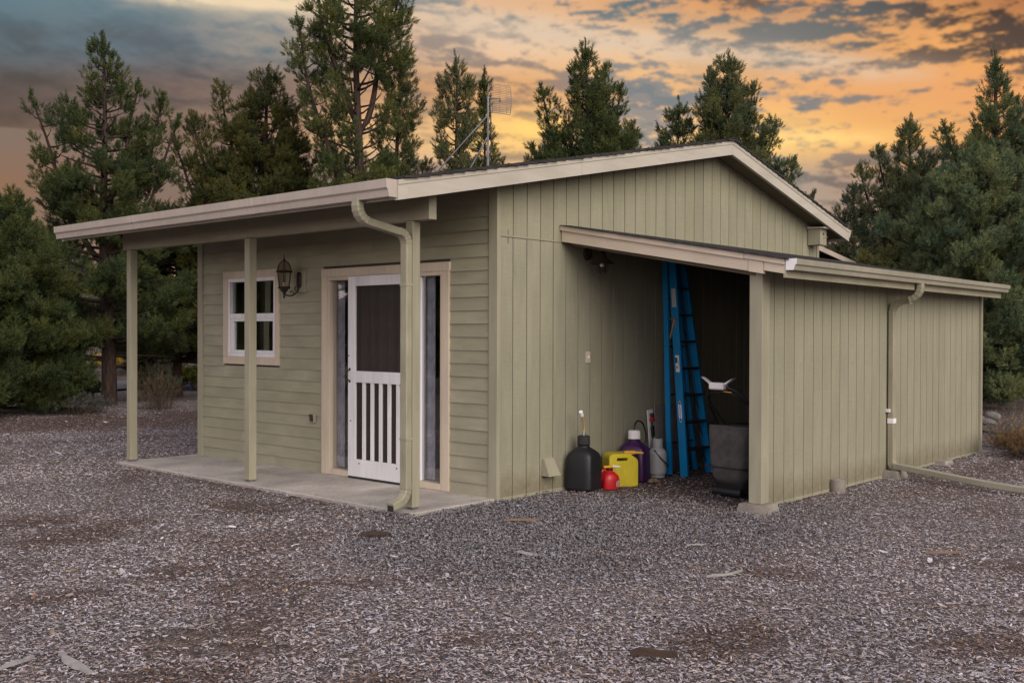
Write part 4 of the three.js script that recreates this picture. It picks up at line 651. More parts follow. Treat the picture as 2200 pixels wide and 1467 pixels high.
// folded blue step ladder leaning on the wall
{
  const t = thing('step_ladder', 'tall blue fibreglass step ladder folded and leaning on the wall inside the lean-to', 'ladder', [0, 0, 0]);
  const L = 2.47; // front frame: left and right rails, channel section; foot and head points
  const chan = (a, b, wd, dp, side) => { const A = V(...a), Bv = V(...b), T = Bv.clone().sub(A).normalize(), S = V(1, 0, 0), N = S.clone().addScaledVector(T, -S.dot(T)).normalize(), F = T.clone().cross(N).normalize(), k = (u, v, P) => { const q = P.clone().addScaledVector(N, u).addScaledVector(F, v); return [q.x, q.y, q.z]; };
    const plate = (u0, u1, v0, v1) => slab([k(u0, v0, A), k(u1, v0, A), k(u1, v1, A), k(u0, v1, A), k(u0, v0, Bv), k(u1, v0, Bv), k(u1, v1, Bv), k(u0, v1, Bv)], {}); const w = 0.006 * side;
    return [plate(Math.min(0, w), Math.max(0, w), -dp / 2, dp / 2), plate(Math.min(w, side * wd), Math.max(w, side * wd), dp / 2 - 0.006, dp / 2), plate(Math.min(w, side * wd), Math.max(w, side * wd), -dp / 2, -dp / 2 + 0.006)]; };
  const FL0 = [2.64, GY, 0.40], FL1 = [2.80, 2.42, 0.12], FR0 = [3.20, GY, 0.40], FR1 = [3.02, 2.42, 0.12];
  const BL0 = [2.58, GY + 0.02, 0.24], BL1 = [2.75, 2.42, 0.055], BR0 = [3.15, GY + 0.02, 0.24], BR1 = [2.98, 2.42, 0.055];
  part('rail', chan(FL0, FL1, 0.032, 0.096, 1), M.ladderBlue, t); part('rail', chan(FR0, FR1, 0.032, 0.096, -1), M.ladderBlue, t); part('rail', chan(BL0, BL1, 0.028, 0.062, 1), M.ladderBlue, t); part('rail', chan(BR0, BR1, 0.028, 0.062, -1), M.ladderBlue, t);
  const at = (a, b, s) => a.map((v, i) => lerp(v, b[i], s));
  for (let k = 1; k <= 7; k++) { const s = k * 0.305 / L, a = at(FL0, FL1, s), b = at(FR0, FR1, s); const st = part('step', [rbox(a[0] + 0.006, b[0] - 0.006, a[1] - 0.022, a[1] + 0.006, a[2] - 0.045, a[2] + 0.05, 0.006, 1)], M.step, t); if (k < 4) part('brace', [bar([a[0] + 0.02, a[1] - 0.18, a[2]], [a[0] + 0.13, a[1] - 0.02, a[2]], 0.007, 6), bar([b[0] - 0.02, b[1] - 0.18, b[2]], [b[0] - 0.13, b[1] - 0.02, b[2]], 0.007, 6)], M.step, st); }
  for (let k = 1; k <= 4; k++) { const s = (k * 0.55 - 0.2) / L, a = at(BL0, BL1, s), b = at(BR0, BR1, s); part('rear_rung', [bar([a[0], a[1], a[2]], [b[0], b[1], b[2]], 0.011, 8)], M.step, t); }
  const sp = at(FL0, FL1, 0.72), sp2 = at(FL0, FL1, 0.58); part('spreader', [slab([[sp[0] - 0.006, sp2[1], sp[2] + 0.01], [sp[0] - 0.001, sp2[1], sp[2] + 0.01], [sp[0] - 0.001, sp2[1], sp[2] + 0.035], [sp[0] - 0.006, sp2[1], sp[2] + 0.035], [sp[0] - 0.006, sp[1], sp[2] - 0.01], [sp[0] - 0.001, sp[1], sp[2] - 0.01], [sp[0] - 0.001, sp[1], sp[2] + 0.012], [sp[0] - 0.006, sp[1], sp[2] + 0.012]], {}), bar([sp[0] - 0.012, sp[1] - 0.01, sp[2]], [sp[0] - 0.03, sp2[1] + 0.02, sp[2] - 0.075], 0.009, 6), bar([sp[0] - 0.012, sp[1], sp[2] - 0.07], [sp[0] - 0.012, sp[1], sp[2] + 0.02], 0.012, 8)], M.copper, t);
  // stickers on the side of the near rail: oval maker's plate and two labels
  const face = (s0, s1, w, m, name, dv = 0) => { const a = at(FL0, FL1, s0), b = at(FL0, FL1, s1), e = 0.0035; part(name, [plane4([a[0] - e, a[1], a[2] - w / 2 + dv], [a[0] - e, a[1], a[2] + w / 2 + dv], [b[0] - e, b[1], b[2] + w / 2 + dv], [b[0] - e, b[1], b[2] - w / 2 + dv])], m, t); };
  const oval = canvasTex(128, 512, (g, w, h) => { g.fillStyle = '#0a6fb0'; g.fillRect(0, 0, w, h); g.fillStyle = '#e8edf2'; g.beginPath(); g.ellipse(w / 2, h / 2, 56, 250, 0, 0, 7); g.fill(); g.fillStyle = '#12306e'; g.beginPath(); g.ellipse(w / 2, h / 2, 46, 236, 0, 0, 7); g.fill(); g.fillStyle = '#eef2f6'; g.fillRect(24, 96, 80, 320); g.save(); g.translate(w / 2, h / 2); g.rotate(Math.PI / 2); g.fillStyle = '#12306e'; g.font = 'bold 74px sans-serif'; g.textAlign = 'center'; g.textBaseline = 'middle'; g.fillText('WERNER', 0, 4); g.restore(); });
  face(0.245, 0.345, 0.052, new THREE.MeshStandardMaterial({ map: oval, roughness: 0.5 }), 'maker_badge');
  const lab = canvasTex(128, 384, (g, w, h) => { g.fillStyle = '#c9c6c2'; g.fillRect(0, 0, w, h); g.fillStyle = '#7d7b7a'; for (let k = 0; k < 26; k++) g.fillRect(14, 16 + k * 14, 60 + (k * 53) % 40, 5); });
  face(0.775, 0.86, 0.052, new THREE.MeshStandardMaterial({ map: lab, roughness: 0.6 }), 'label');
  const lab2 = canvasTex(128, 384, (g, w, h) => { g.fillStyle = '#d5d5d6'; g.fillRect(0, 0, w, h); g.fillStyle = '#123a7c'; g.fillRect(0, 50, 70, 130); g.fillStyle = '#5a5c62'; for (let k = 0; k < 9; k++) g.fillRect(80, 90 + k * 18, 36, 6); g.fillRect(20, 250, 50, 50); });
  face(0.475, 0.552, 0.05, new THREE.MeshStandardMaterial({ map: lab2, roughness: 0.6 }), 'label');
}
// push mower with grey bag, seen from behind
{
  const t = thing('push_mower', 'push mower with a grey fabric grass bag and black hoop handle, at the lean-to mouth', 'mower', [1.93, GY, 1.50], -0.14);
  // local: -x towards the yard (rear of the mower), z across
  const bag = []; { const lv = [[0.13, 0.19, 0.17], [0.20, 0.22, 0.2], [0.30, 0.235, 0.215], [0.45, 0.24, 0.23], [0.59, 0.24, 0.245], [0.67, 0.232, 0.25], [0.685, 0.225, 0.248]]; const seg = 40, pos = [], id = []; lv.forEach(([y, a, b], i) => { for (let k = 0; k < seg; k++) { const q = k / seg * 2 * Math.PI, c = Math.cos(q), s = Math.sin(q), e = 2 / 4.5, wr = 1 + 0.02 * (fbm(c * 2 + 9, y * 6 + s * 2, 3) - 0.5) * 2; pos.push(Math.sign(c) * a * Math.abs(c) ** e * wr - 0.02, y + (i > 4 ? -0.02 * c : 0), Math.sign(s) * b * Math.abs(s) ** e * wr); } }); for (let i = 0; i + 1 < lv.length; i++) for (let k = 0; k < seg; k++) { const a = i * seg + k, b = i * seg + (k + 1) % seg; id.push(a, a + seg, b, b, a + seg, b + seg); } for (const [i, up] of [[0, 0], [lv.length - 1, 1]]) { const c = pos.length / 3; pos.push(-0.02, lv[i][0] - (up ? 0.02 : 0), 0); for (let k = 0; k < seg; k++) { const a = i * seg + k, b = i * seg + (k + 1) % seg; up ? id.push(c, b, a) : id.push(c, a, b); } } const g = new THREE.BufferGeometry(); g.setAttribute('position', new THREE.BufferAttribute(new Float32Array(pos), 3)); g.setIndex(id); g.computeVertexNormals(); bag.push(metre(g, { tile: 0.25, tileV: 0.25 })); }
  part('grass_bag', bag, M.bag, t); part('bag_seam', [rbox(-0.265, 0.22, 0.285, 0.297, -0.228, 0.228, 0.005)], M.bagDark, t); part('bag_rim', [rbox(-0.1, 0.24, 0.682, 0.705, -0.10, 0.255, 0.01)], M.black, t);
  part('bag_base', [can([[0.03, 0.16, 0.15, 4], [0.05, 0.205, 0.19, 4], [0.15, 0.215, 0.2, 4], [0.21, 0.225, 0.208, 4]], 32)], M.black, t); part('rear_roller', [bar([-0.19, 0.05, -0.17], [-0.19, 0.05, 0.17], 0.045, 16)], M.black, t);
  part('deck', [mv(can([[0.06, 0.27, 0.24, 3], [0.08, 0.28, 0.25, 3], [0.17, 0.27, 0.24, 3], [0.22, 0.18, 0.17, 2.5], [0.32, 0.15, 0.14, 2.2], [0.35, 0.09, 0.09, 2]], 32), 0.48, 0, 0)], M.black, t);
  for (const [wx, wz, r] of [[0.22, -0.25, 0.11], [0.22, 0.25, 0.11], [0.70, -0.24, 0.09], [0.70, 0.24, 0.09]]) { const tw = new THREE.TorusGeometry(r - 0.022, 0.022, 8, 24); const w = part('wheel', [mv(norm(tw), wx, r, wz)], M.blackSoft, t); const h = new THREE.CylinderGeometry(r - 0.03, r - 0.03, 0.03, 18); h.rotateX(Math.PI / 2); part('hub', [mv(norm(h), wx, r, wz)], M.bagDark, w); }
  const hx = -0.26, rod = (s) => [[0.30, 0.24, s * 0.25], [0.02, 0.62, s * 0.262], [-0.18, 0.90, s * 0.25], [-0.26, 1.01, s * 0.20], [-0.32, 1.07, s * 0.12], [-0.34, 1.085, 0]];
  part('handle', [tube([...rod(-1), ...rod(1).reverse().slice(1)], 0.0135, 10, 90)], M.black, t); part('drive_bail', [tube([[-0.2, 0.91, -0.235], [-0.28, 0.985, -0.19], [-0.33, 1.025, -0.1], [-0.33, 1.03, 0.1], [-0.28, 0.985, 0.19], [-0.2, 0.91, 0.235]], 0.007, 8, 50)], M.black, t);
  part('control_box', [rbox(hx - 0.13, hx - 0.04, 1.055, 1.125, -0.095, 0.085, 0.02, 3)], M.capWhite, t); for (const s of [-1, 1]) part('paddle', [slab([[-0.12, 1.135, s * 0.07 - 0.015], [-0.09, 1.135, s * 0.07 - 0.015], [-0.09, 1.13, s * 0.10 - 0.015], [-0.12, 1.13, s * 0.10 - 0.015], [-0.13, 1.175, s * 0.15 - 0.015], [-0.08, 1.175, s * 0.15 - 0.015], [-0.08, 1.195, s * 0.195 - 0.015], [-0.13, 1.195, s * 0.195 - 0.015]], {}).translate(hx + 0.02, -0.022, 0.01)], M.capWhite, t);
  part('cable', [tube([[-0.34, 1.06, -0.1], [-0.28, 0.97, -0.18], [-0.1, 0.80, -0.2], [0.10, 0.6, -0.21], [0.26, 0.3, -0.2]], 0.006, 6, 40)], M.black, t); part('warning_tag', [bar([-0.355, 1.04, 0.07], [-0.35, 1.035, 0.16], 0.005, 6)], M.amber, t);
}

// ---------------------------------------------------------------- brown shed seen past the far corner
{
  const t = thing('brown_shed', 'brown shed with a white edged roof, glimpsed behind the far roof corner', 'shed', [0, 0, 0]);
  const pk = 12.0, top = (x) => 3.545 - 0.139 * Math.abs(x - pk);
  part('wall', [box(9.6, 14.5, -0.05, 3.05, -6.5, -3.25)], M.brown, t);
  part('gable', [slab([[9.6, 3.05, -3.36], [14.5, 3.05, -3.36], [14.5, 3.05, -3.25], [9.6, 3.05, -3.25], [pk - 0.05, top(pk) - 0.06, -3.36], [pk + 0.05, top(pk) - 0.06, -3.36], [pk + 0.05, top(pk) - 0.06, -3.25], [pk - 0.05, top(pk) - 0.06, -3.25]], {})], M.brown, t);
  for (const [a, b] of [[9.2, pk], [pk + 0.001, 14.9]]) { part('roof', [slab([[a, top(a) - 0.03, -6.8], [b, top(b) - 0.03, -6.8], [b, top(b) - 0.03, -2.96], [a, top(a) - 0.03, -2.96], [a, top(a), -6.8], [b, top(b), -6.8], [b, top(b), -2.96], [a, top(a), -2.96]], {})], M.shingle, t); part('rake_board', [slab([[a, top(a) - 0.10, -2.957], [b, top(b) - 0.10, -2.957], [b, top(b) - 0.10, -2.93], [a, top(a) - 0.10, -2.93], [a, top(a) + 0.004, -2.957], [b, top(b) + 0.004, -2.957], [b, top(b) + 0.004, -2.93], [a, top(a) + 0.004, -2.93]], {})], M.gutter, t); }
}

// ---------------------------------------------------------------- junipers
const SPRIG = [0, 1, 2].map((k) => {                      // a feathery juniper sprig: a spine of slim blades, 1 unit long along +y
  const r = rng(400 + k), p = [];
  const blade = (o, d, l, w) => { d.normalize(); const s = V(r() - 0.5, r() - 0.5, r() - 0.5).cross(d).normalize().multiplyScalar(w), m = o.clone().addScaledVector(d, l * 0.45), e = o.clone().addScaledVector(d, l), a = m.clone().add(s), b = m.clone().sub(s); p.push(...o.toArray(), ...a.toArray(), ...e.toArray(), ...o.toArray(), ...e.toArray(), ...b.toArray()); };
  for (let i = 0; i < 26; i++) { const h = 0.02 + 0.78 * (i / 25), a = i * 2.4 + r(), sp = 0.5 + r() * 0.6; blade(V((r() - 0.5) * 0.1, h, (r() - 0.5) * 0.1), V(Math.cos(a) * sp, 0.8, Math.sin(a) * sp), 0.36 * (1.15 - 0.6 * h) * (0.7 + r() * 0.6), 0.022 + r() * 0.016); }
  blade(V(0, 0, 0), V(0.03, 1, 0.02), 1, 0.036); blade(V(0, 0.3, 0), V(-0.12, 1, 0.1), 0.62, 0.034);
  const g = new THREE.BufferGeometry(); g.setAttribute('position', new THREE.BufferAttribute(new Float32Array(p), 3)); g.computeVertexNormals(); return g;
});
const leafMat = new THREE.MeshPhysicalMaterial({ color: 0xffffff, roughness: 0.9, specularIntensity: 0.2, side: THREE.DoubleSide });
const Q = new THREE.Quaternion(), Mx = new THREE.Matrix4(), Y1 = V(0, 1, 0);
function foliage(parent, items, r, tone, name = 'crown') { // items: [position, direction, size, shade 0..1]
  const byK = [[], [], []]; items.forEach((it) => byK[Math.floor(r() * 3)].push(it));
  byK.forEach((list, k) => {
    if (!list.length) return; const im = new THREE.InstancedMesh(SPRIG[k], leafMat, list.length), col = new THREE.Color(), roll = new THREE.Quaternion();
    list.forEach(([p, d, s, sh], i) => { Q.setFromUnitVectors(Y1, d); roll.setFromAxisAngle(Y1, r() * 6.283); Q.multiply(roll); Mx.compose(p, Q, V(s, s, s)); im.setMatrixAt(i, Mx); const b = (0.75 + r() * 0.45) * (1 + sh * 0.35), y = (r() - 0.5) * 0.3 + sh * 0.6; col.setRGB(tone[0] * b * (1 + y * 0.7), tone[1] * b * (1 + y * 0.25), tone[2] * b * (1 - y * 0.4)); im.setColorAt(i, col); });
    im.name = name; im.userData.kind = 'stuff'; im.castShadow = im.receiveShadow = true; parent.add(im);
  });
}
function limbTube(pts, r0, r1, seg = 5) {                  // tapered tube through points
  const P = pts.map((q) => q.clone()), p = [], rings = [];
  for (let i = 0; i < P.length; i++) { const t = P[Math.min(i + 1, P.length - 1)].clone().sub(P[Math.max(i - 1, 0)]).normalize(), a = Math.abs(t.y) > 0.9 ? V(1, 0, 0) : V(0, 1, 0), n = a.cross(t).normalize(), b = t.clone().cross(n), rad = lerp(r0, r1, i / (P.length - 1)); const ring = []; for (let k = 0; k < seg; k++) { const q = k / seg * 6.283; ring.push(P[i].clone().addScaledVector(n, rad * Math.cos(q)).addScaledVector(b, rad * Math.sin(q))); } rings.push(ring); }
  const pos = [], uv = [], nor = []; let v = 0;
  for (let i = 0; i + 1 < rings.length; i++) { const dv = P[i].distanceTo(P[i + 1]); for (let k = 0; k < seg; k++) { const a = rings[i][k], b = rings[i][(k + 1) % seg], c = rings[i + 1][(k + 1) % seg], d = rings[i + 1][k]; for (const [q, o, u, vv] of [[a, P[i], k, v], [b, P[i], k + 1, v], [c, P[i + 1], k + 1, v + dv], [a, P[i], k, v], [c, P[i + 1], k + 1, v + dv], [d, P[i + 1], k, v + dv]]) { pos.push(q.x, q.y, q.z); const m = q.clone().sub(o).normalize(); nor.push(m.x, m.y, m.z); uv.push(u / seg, vv); } } v += dv; }
  const g = new THREE.BufferGeometry(); g.setAttribute('position', new THREE.BufferAttribute(new Float32Array(pos), 3)); g.setAttribute('normal', new THREE.BufferAttribute(new Float32Array(nor), 3)); g.setAttribute('uv', new THREE.BufferAttribute(new Float32Array(uv), 2)); return g;
}
// stems: {tip:[dx, y, dz], from: height where it leaves the trunk, y0: lowest foliage, prof: [[fraction, radius]...], n: limbs, gap: chance that a limb is bare}
function juniper({ label, seed, x, z, stems, tone = [0.075, 0.092, 0.045], size = 0.172, dens = 1, bark = M.bark, base = 0.2, name = 'juniper_tree', group = 'junipers round the yard' }) {
  const t = thing(name, label, 'juniper', [x, -0.04, z], 0, undefined), r = rng(seed), wood = [], limbs = [], leaves = [];
  const axes = []; let main = null;
  stems.forEach((s, si) => {
    const h = s.tip[1], from = si ? s.from ?? 0.6 : 0, st = si ? main(from / stems[0].tip[1]) : V(0, 0, 0), lean = V(s.tip[0], h, s.tip[2]);
    const ax = (f) => { const y = lerp(st.y, h, f), k = f ** (si ? 0.7 : 1); return V(lerp(st.x, lean.x, k) + 0.12 * Math.sin(f * 7 + seed + si) * (1 - f) * f * 2, y, lerp(st.z, lean.z, k) + 0.12 * Math.cos(f * 6 + seed * 2 + si) * (1 - f) * f * 2); };
    if (!si) main = ax; axes.push(ax);
    const pts = []; for (let k = 0; k <= 12; k++) pts.push(ax(k / 12)); wood.push(limbTube(pts, si ? base * 0.42 : base, 0.012, si ? 7 : 10));
    const y0f = clamp((s.y0 - st.y) / (h - st.y)), prof = (f) => { const P = s.prof; for (let i = 0; i + 1 < P.length; i++) if (f <= P[i + 1][0]) return lerp(P[i][1], P[i + 1][1], (f - P[i][0]) / (P[i + 1][0] - P[i][0])); return P[P.length - 1][1]; };
    const n = Math.round(s.n * dens);
    for (let k = 0; k < n; k++) {
      const u = (k + r() * 0.8) / n, f = y0f + (1 - y0f) * u * 0.985, a = k * 2.399 + r() * 0.9 + si, R = prof(u) * (0.62 + 0.48 * r()), o = ax(Math.max(0.02, f - 0.03 - 0.02 * r())), rise = (s.rise ?? 0.45) * (0.5 + 0.8 * r()) - (s.droop ?? 0) * (1 - u), dir = V(Math.cos(a), 0, Math.sin(a));
      const lp = []; for (let q = 0; q <= 5; q++) { const m = q / 5; lp.push(o.clone().addScaledVector(dir, R * m).add(V((r() - 0.5) * 0.05, R * rise * m * m + 0.05 * R * m, (r() - 0.5) * 0.05))); }
      lp.forEach((q) => { q.y = Math.max(q.y, 0.12); });
      limbs.push(limbTube(lp, 0.012 + 0.02 * R, 0.004, 4));
      if (r() < (s.gap ?? 0.1)) continue;
      const clumps = Math.max(1, Math.round(R / 0.21));
      for (let c = 0; c < clumps; c++) {
        const m = clamp(1 - (c / clumps) * 0.62 + (r() - 0.5) * 0.15, 0.25, 1), i = Math.min(4, Math.floor(m * 5)), ctr = lp[i].clone().lerp(lp[i + 1], m * 5 - i).add(V((r() - 0.5) * 0.22 * R, (r() - 0.4) * 0.16, (r() - 0.5) * 0.22 * R));
        const cr = (0.085 + 0.095 * r()) * (0.8 + 0.25 * Math.min(R, 1.3)) * (s.cl ?? 1), cn = Math.round((23 + 15 * r()) * (cr / 0.15) ** 1.7 * (s.full ?? 1)), od = ctr.clone().sub(ax(f)).setY(0).normalize(), csh = r() - 0.5;
        if (r() < 0.4) limbs.push(limbTube([lp[i], ctr], 0.008, 0.004, 3));
        for (let g = 0; g < cn; g++) {
          const v = V(r() - 0.5, r() - 0.5, r() - 0.5).normalize(), rad = cr * Math.cbrt(r()), p = ctr.clone().addScaledVector(v, rad); p.y += cr * 0.25 + (v.y > 0 ? v.y * rad * 0.9 * r() : 0); p.y = Math.max(p.y, 0.1);
          const d = v.clone().multiplyScalar(0.75).addScaledVector(od, 0.35).add(V(0, 0.75 + 0.4 * u, 0)).normalize();
          leaves.push([p, d, size * (0.55 + 0.75 * r()), csh]);
        }
      }
    }
    for (let g = 0; g < 26; g++) { const f = 0.9 + 0.1 * r(), p = ax(f).add(V((r() - 0.5) * 0.10 * (1.6 - f), 0, (r() - 0.5) * 0.10)); leaves.push([p, V((r() - 0.5) * 0.8, 1.0, (r() - 0.5) * 0.8).normalize(), size * (0.6 + 0.5 * r()), 0]); }
  });
  part('trunk', wood, bark, t); const b = part('branches', limbs, bark, t); b.userData.kind = 'stuff';
  foliage(t, leaves, r, tone); juniper.count = (juniper.count || 0) + leaves.length; return t;
}
const green = [0.054, 0.070, 0.026], olive = [0.068, 0.072, 0.024], blue = [0.084, 0.112, 0.052];
const cone = (a, b) => [[0, a], [0.35, b], [0.7, b * 0.62], [1, 0.1]];
// left of the building
juniper({ label: 'tall spired juniper at the left behind the porch end post, bare limbs showing', seed: 1, x: 3.55, z: -14.6, base: 0.17, tone: green, stems: [
  { tip: [-0.15, 8.0, 0.0], y0: 1.2, prof: [[0, 1.6], [0.2, 2.0], [0.5, 1.35], [0.75, 0.75], [0.9, 0.38], [1, 0.12]], n: 125, gap: 0.36, droop: 0.35, full: 1.0 },
  { tip: [-1.35, 6.6, -0.75], from: 3.0, y0: 3.6, prof: [[0, 0.9], [0.6, 0.55], [1, 0.12]], n: 22, gap: 0.15 }, { tip: [1.0, 6.75, 0.5], from: 3.2, y0: 3.8, prof: [[0, 0.8], [0.6, 0.5], [1, 0.14]], n: 22, gap: 0.2 }, { tip: [1.3, 6.3, 0.65], from: 3.0, y0: 3.6, prof: [[0, 0.7], [0.6, 0.45], [1, 0.12]], n: 16, gap: 0.2 }, { tip: [0.55, 7.0, 0.3], from: 4.2, y0: 5.0, prof: [[0, 0.5], [1, 0.12]], n: 12, gap: 0.1 }] });
juniper({ label: 'bushy low juniper at the left picture edge, boughs hanging to the ground', seed: 2, x: 1.0, z: -14.2, base: 0.14, tone: green, stems: [
  { tip: [0.3, 4.3, 0.1], y0: 0.2, prof: [[0, 1.5], [0.25, 1.95], [0.6, 1.3], [0.85, 0.5], [1, 0.12]], n: 135, gap: 0.04, droop: 0.55, full: 1.3 }, { tip: [-0.5, 3.6, -0.3], from: 0.9, y0: 1.2, prof: cone(0.9, 0.8), n: 24 }] });
juniper({ label: 'dense low juniper between the porch end post and the house corner', seed: 3, x: 6.2, z: -16.4, base: 0.15, tone: [0.056, 0.068, 0.028], stems: [
  { tip: [0.0, 4.6, 0.0], y0: 1.0, prof: [[0, 1.6], [0.3, 1.9], [0.7, 1.3], [1, 0.3]], n: 125, gap: 0.04, droop: 0.5, full: 1.3 }] });
juniper({ label: 'broad brownish juniper rising over the porch roof, left of the tallest tree', seed: 4, x: 7.05, z: -14.6, base: 0.2, tone: olive, stems: [
  { tip: [0.42, 8.05, 0.22], y0: 1.6, prof: [[0, 1.9], [0.35, 1.9], [0.6, 1.35], [0.8, 0.75], [1, 0.14]], n: 125, gap: 0.04, droop: 0.2, full: 1.25 }, { tip: [-0.55, 7.5, -0.35], from: 3.4, y0: 4.2, prof: cone(0.8, 0.65), n: 36 }, { tip: [-1.15, 6.8, -0.7], from: 3.0, y0: 3.4, prof: cone(0.85, 0.6), n: 40 }, { tip: [-1.5, 6.2, -0.9], from: 2.6, y0: 3.0, prof: cone(0.85, 0.55), n: 36 }] });
juniper({ label: 'tallest juniper, behind the porch roof and cut by the picture top', seed: 5, x: 7.57, z: -11.3, base: 0.19, tone: [0.072, 0.088, 0.030], stems: [
  { tip: [0.1, 10.6, 0.0], y0: 2.4, prof: [[0, 1.2], [0.25, 1.0], [0.45, 0.95], [0.6, 1.2], [0.8, 1.1], [1, 0.4]], n: 118, gap: 0.34, rise: 0.6, full: 0.95 }, { tip: [-1.0, 8.5, -0.75], from: 3.8, y0: 4.8, prof: [[0, 0.5], [0.5, 0.42], [0.85, 0.42], [1, 0.12]], n: 34, gap: 0.12, rise: 0.6 }, { tip: [-0.75, 9.8, -0.55], from: 6.2, y0: 7.2, prof: cone(0.5, 0.45), n: 20, gap: 0.15 }, { tip: [0.9, 9.7, 0.55], from: 6.0, y0: 7.4, prof: cone(0.5, 0.5), n: 24, gap: 0.12 }] });
juniper({ label: 'slender juniper close to the right of the tallest tree', seed: 6, x: 9.2, z: -11.7, base: 0.13, tone: [0.08, 0.092, 0.042], stems: [
  { tip: [0.1, 8.4, 0.0], y0: 2.5, prof: [[0, 0.95], [0.3, 0.85], [0.5, 0.5], [0.7, 0.48], [0.85, 0.42], [1, 0.1]], n: 100, gap: 0.1, rise: 0.6 }, { tip: [-0.75, 5.6, -0.5], from: 3.0, y0: 4.0, prof: cone(0.5, 0.4), n: 14 }, { tip: [0.55, 5.6, 0.3], from: 3.0, y0: 3.6, prof: cone(0.5, 0.4), n: 16 }] });
juniper({ label: 'narrow columnar juniper left of the roof antenna', seed: 7, x: 9.8, z: -10.4, base: 0.09, tone: [0.085, 0.095, 0.045], stems: [
  { tip: [0.05, 8.05, 0.0], y0: 2.6, prof: [[0, 0.75], [0.3, 0.55], [0.6, 0.48], [0.85, 0.45], [1, 0.1]], n: 95, gap: 0.12, rise: 0.7, cl: 1.0 }] });
juniper({ label: 'thin juniper with a bare leader behind the antenna mast', seed: 8, x: 10.6, z: -10.2, base: 0.07, tone: green, stems: [
  { tip: [0.0, 7.85, 0.0], y0: 2.6, prof: [[0, 0.6], [0.3, 0.5], [0.62, 0.32], [0.74, 0.08], [1, 0.03]], n: 80, gap: 0.1, rise: 0.7, cl: 0.95 }] });
juniper({ label: 'small juniper top just right of the antenna mast', seed: 9, x: 11.25, z: -10.2, base: 0.07, tone: green, stems: [{ tip: [0.0, 5.75, 0.0], y0: 2.0, prof: cone(0.6, 0.55), n: 42 }] });
// behind the ridge
juniper({ label: 'many tipped juniper standing over the long roof slope, left branch reaching out', seed: 10, x: 13.5, z: -9.2, base: 0.2, tone: green, stems: [
  { tip: [-0.3, 8.95, 0.0], y0: 3.0, prof: [[0, 1.9], [0.3, 1.75], [0.5, 1.2], [0.7, 0.65], [1, 0.08]], n: 135, gap: 0.12, rise: 0.6 }, { tip: [0.42, 8.35, 0.1], from: 4.0, y0: 5.2, prof: cone(0.7, 0.4), n: 30, gap: 0.15, rise: 0.7 }, { tip: [0.85, 7.95, 0.3], from: 3.8, y0: 5.0, prof: cone(0.7, 0.4), n: 26, gap: 0.15, rise: 0.7 }, { tip: [1.15, 7.0, 0.45], from: 3.4, y0: 4.4, prof: cone(0.6, 0.42), n: 20, gap: 0.15 }, { tip: [-1.1, 7.75, -0.8], from: 4.4, y0: 5.2, prof: [[0, 0.5], [0.7, 0.25], [1, 0.08]], n: 22, gap: 0.1, rise: 0.8 }, { tip: [-1.3, 6.2, -0.9], from: 3.0, y0: 3.6, prof: cone(0.85, 0.7), n: 40 }] });
juniper({ label: 'rounded juniper rising directly behind the roof ridge', seed: 11, x: 16.7, z: -7.2, base: 0.2, tone: [0.085, 0.10, 0.046], stems: [
  { tip: [0.0, 8.95, 0.0], y0: 3.2, prof: [[0, 1.9], [0.3, 1.6], [0.55, 1.05], [0.8, 0.6], [1, 0.16]], n: 125, gap: 0.06, rise: 0.55, full: 1.15 }, { tip: [-0.45, 8.45, -0.3], from: 4.5, y0: 5.8, prof: cone(0.6, 0.4), n: 22 }, { tip: [0.55, 8.2, 0.45], from: 4.5, y0: 5.8, prof: cone(0.6, 0.45), n: 24 }, { tip: [0.95, 7.2, 0.9], from: 3.8, y0: 4.8, prof: cone(0.6, 0.5), n: 22, gap: 0.15 }, { tip: [1.35, 6.2, 1.25], from: 3.2, y0: 4.0, prof: cone(0.6, 0.45), n: 20, gap: 0.2 }, { tip: [1.75, 5.3, 1.6], from: 2.6, y0: 3.2, prof: cone(0.6, 0.4), n: 18, gap: 0.2 }] });
juniper({ label: 'small pointed juniper left of the one behind the ridge', seed: 12, x: 16.05, z: -8.25, base: 0.1, tone: green, stems: [{ tip: [-0.05, 7.75, 0.0], y0: 2.6, prof: cone(1.3, 1.15), n: 90, gap: 0.08, rise: 0.6 }] });
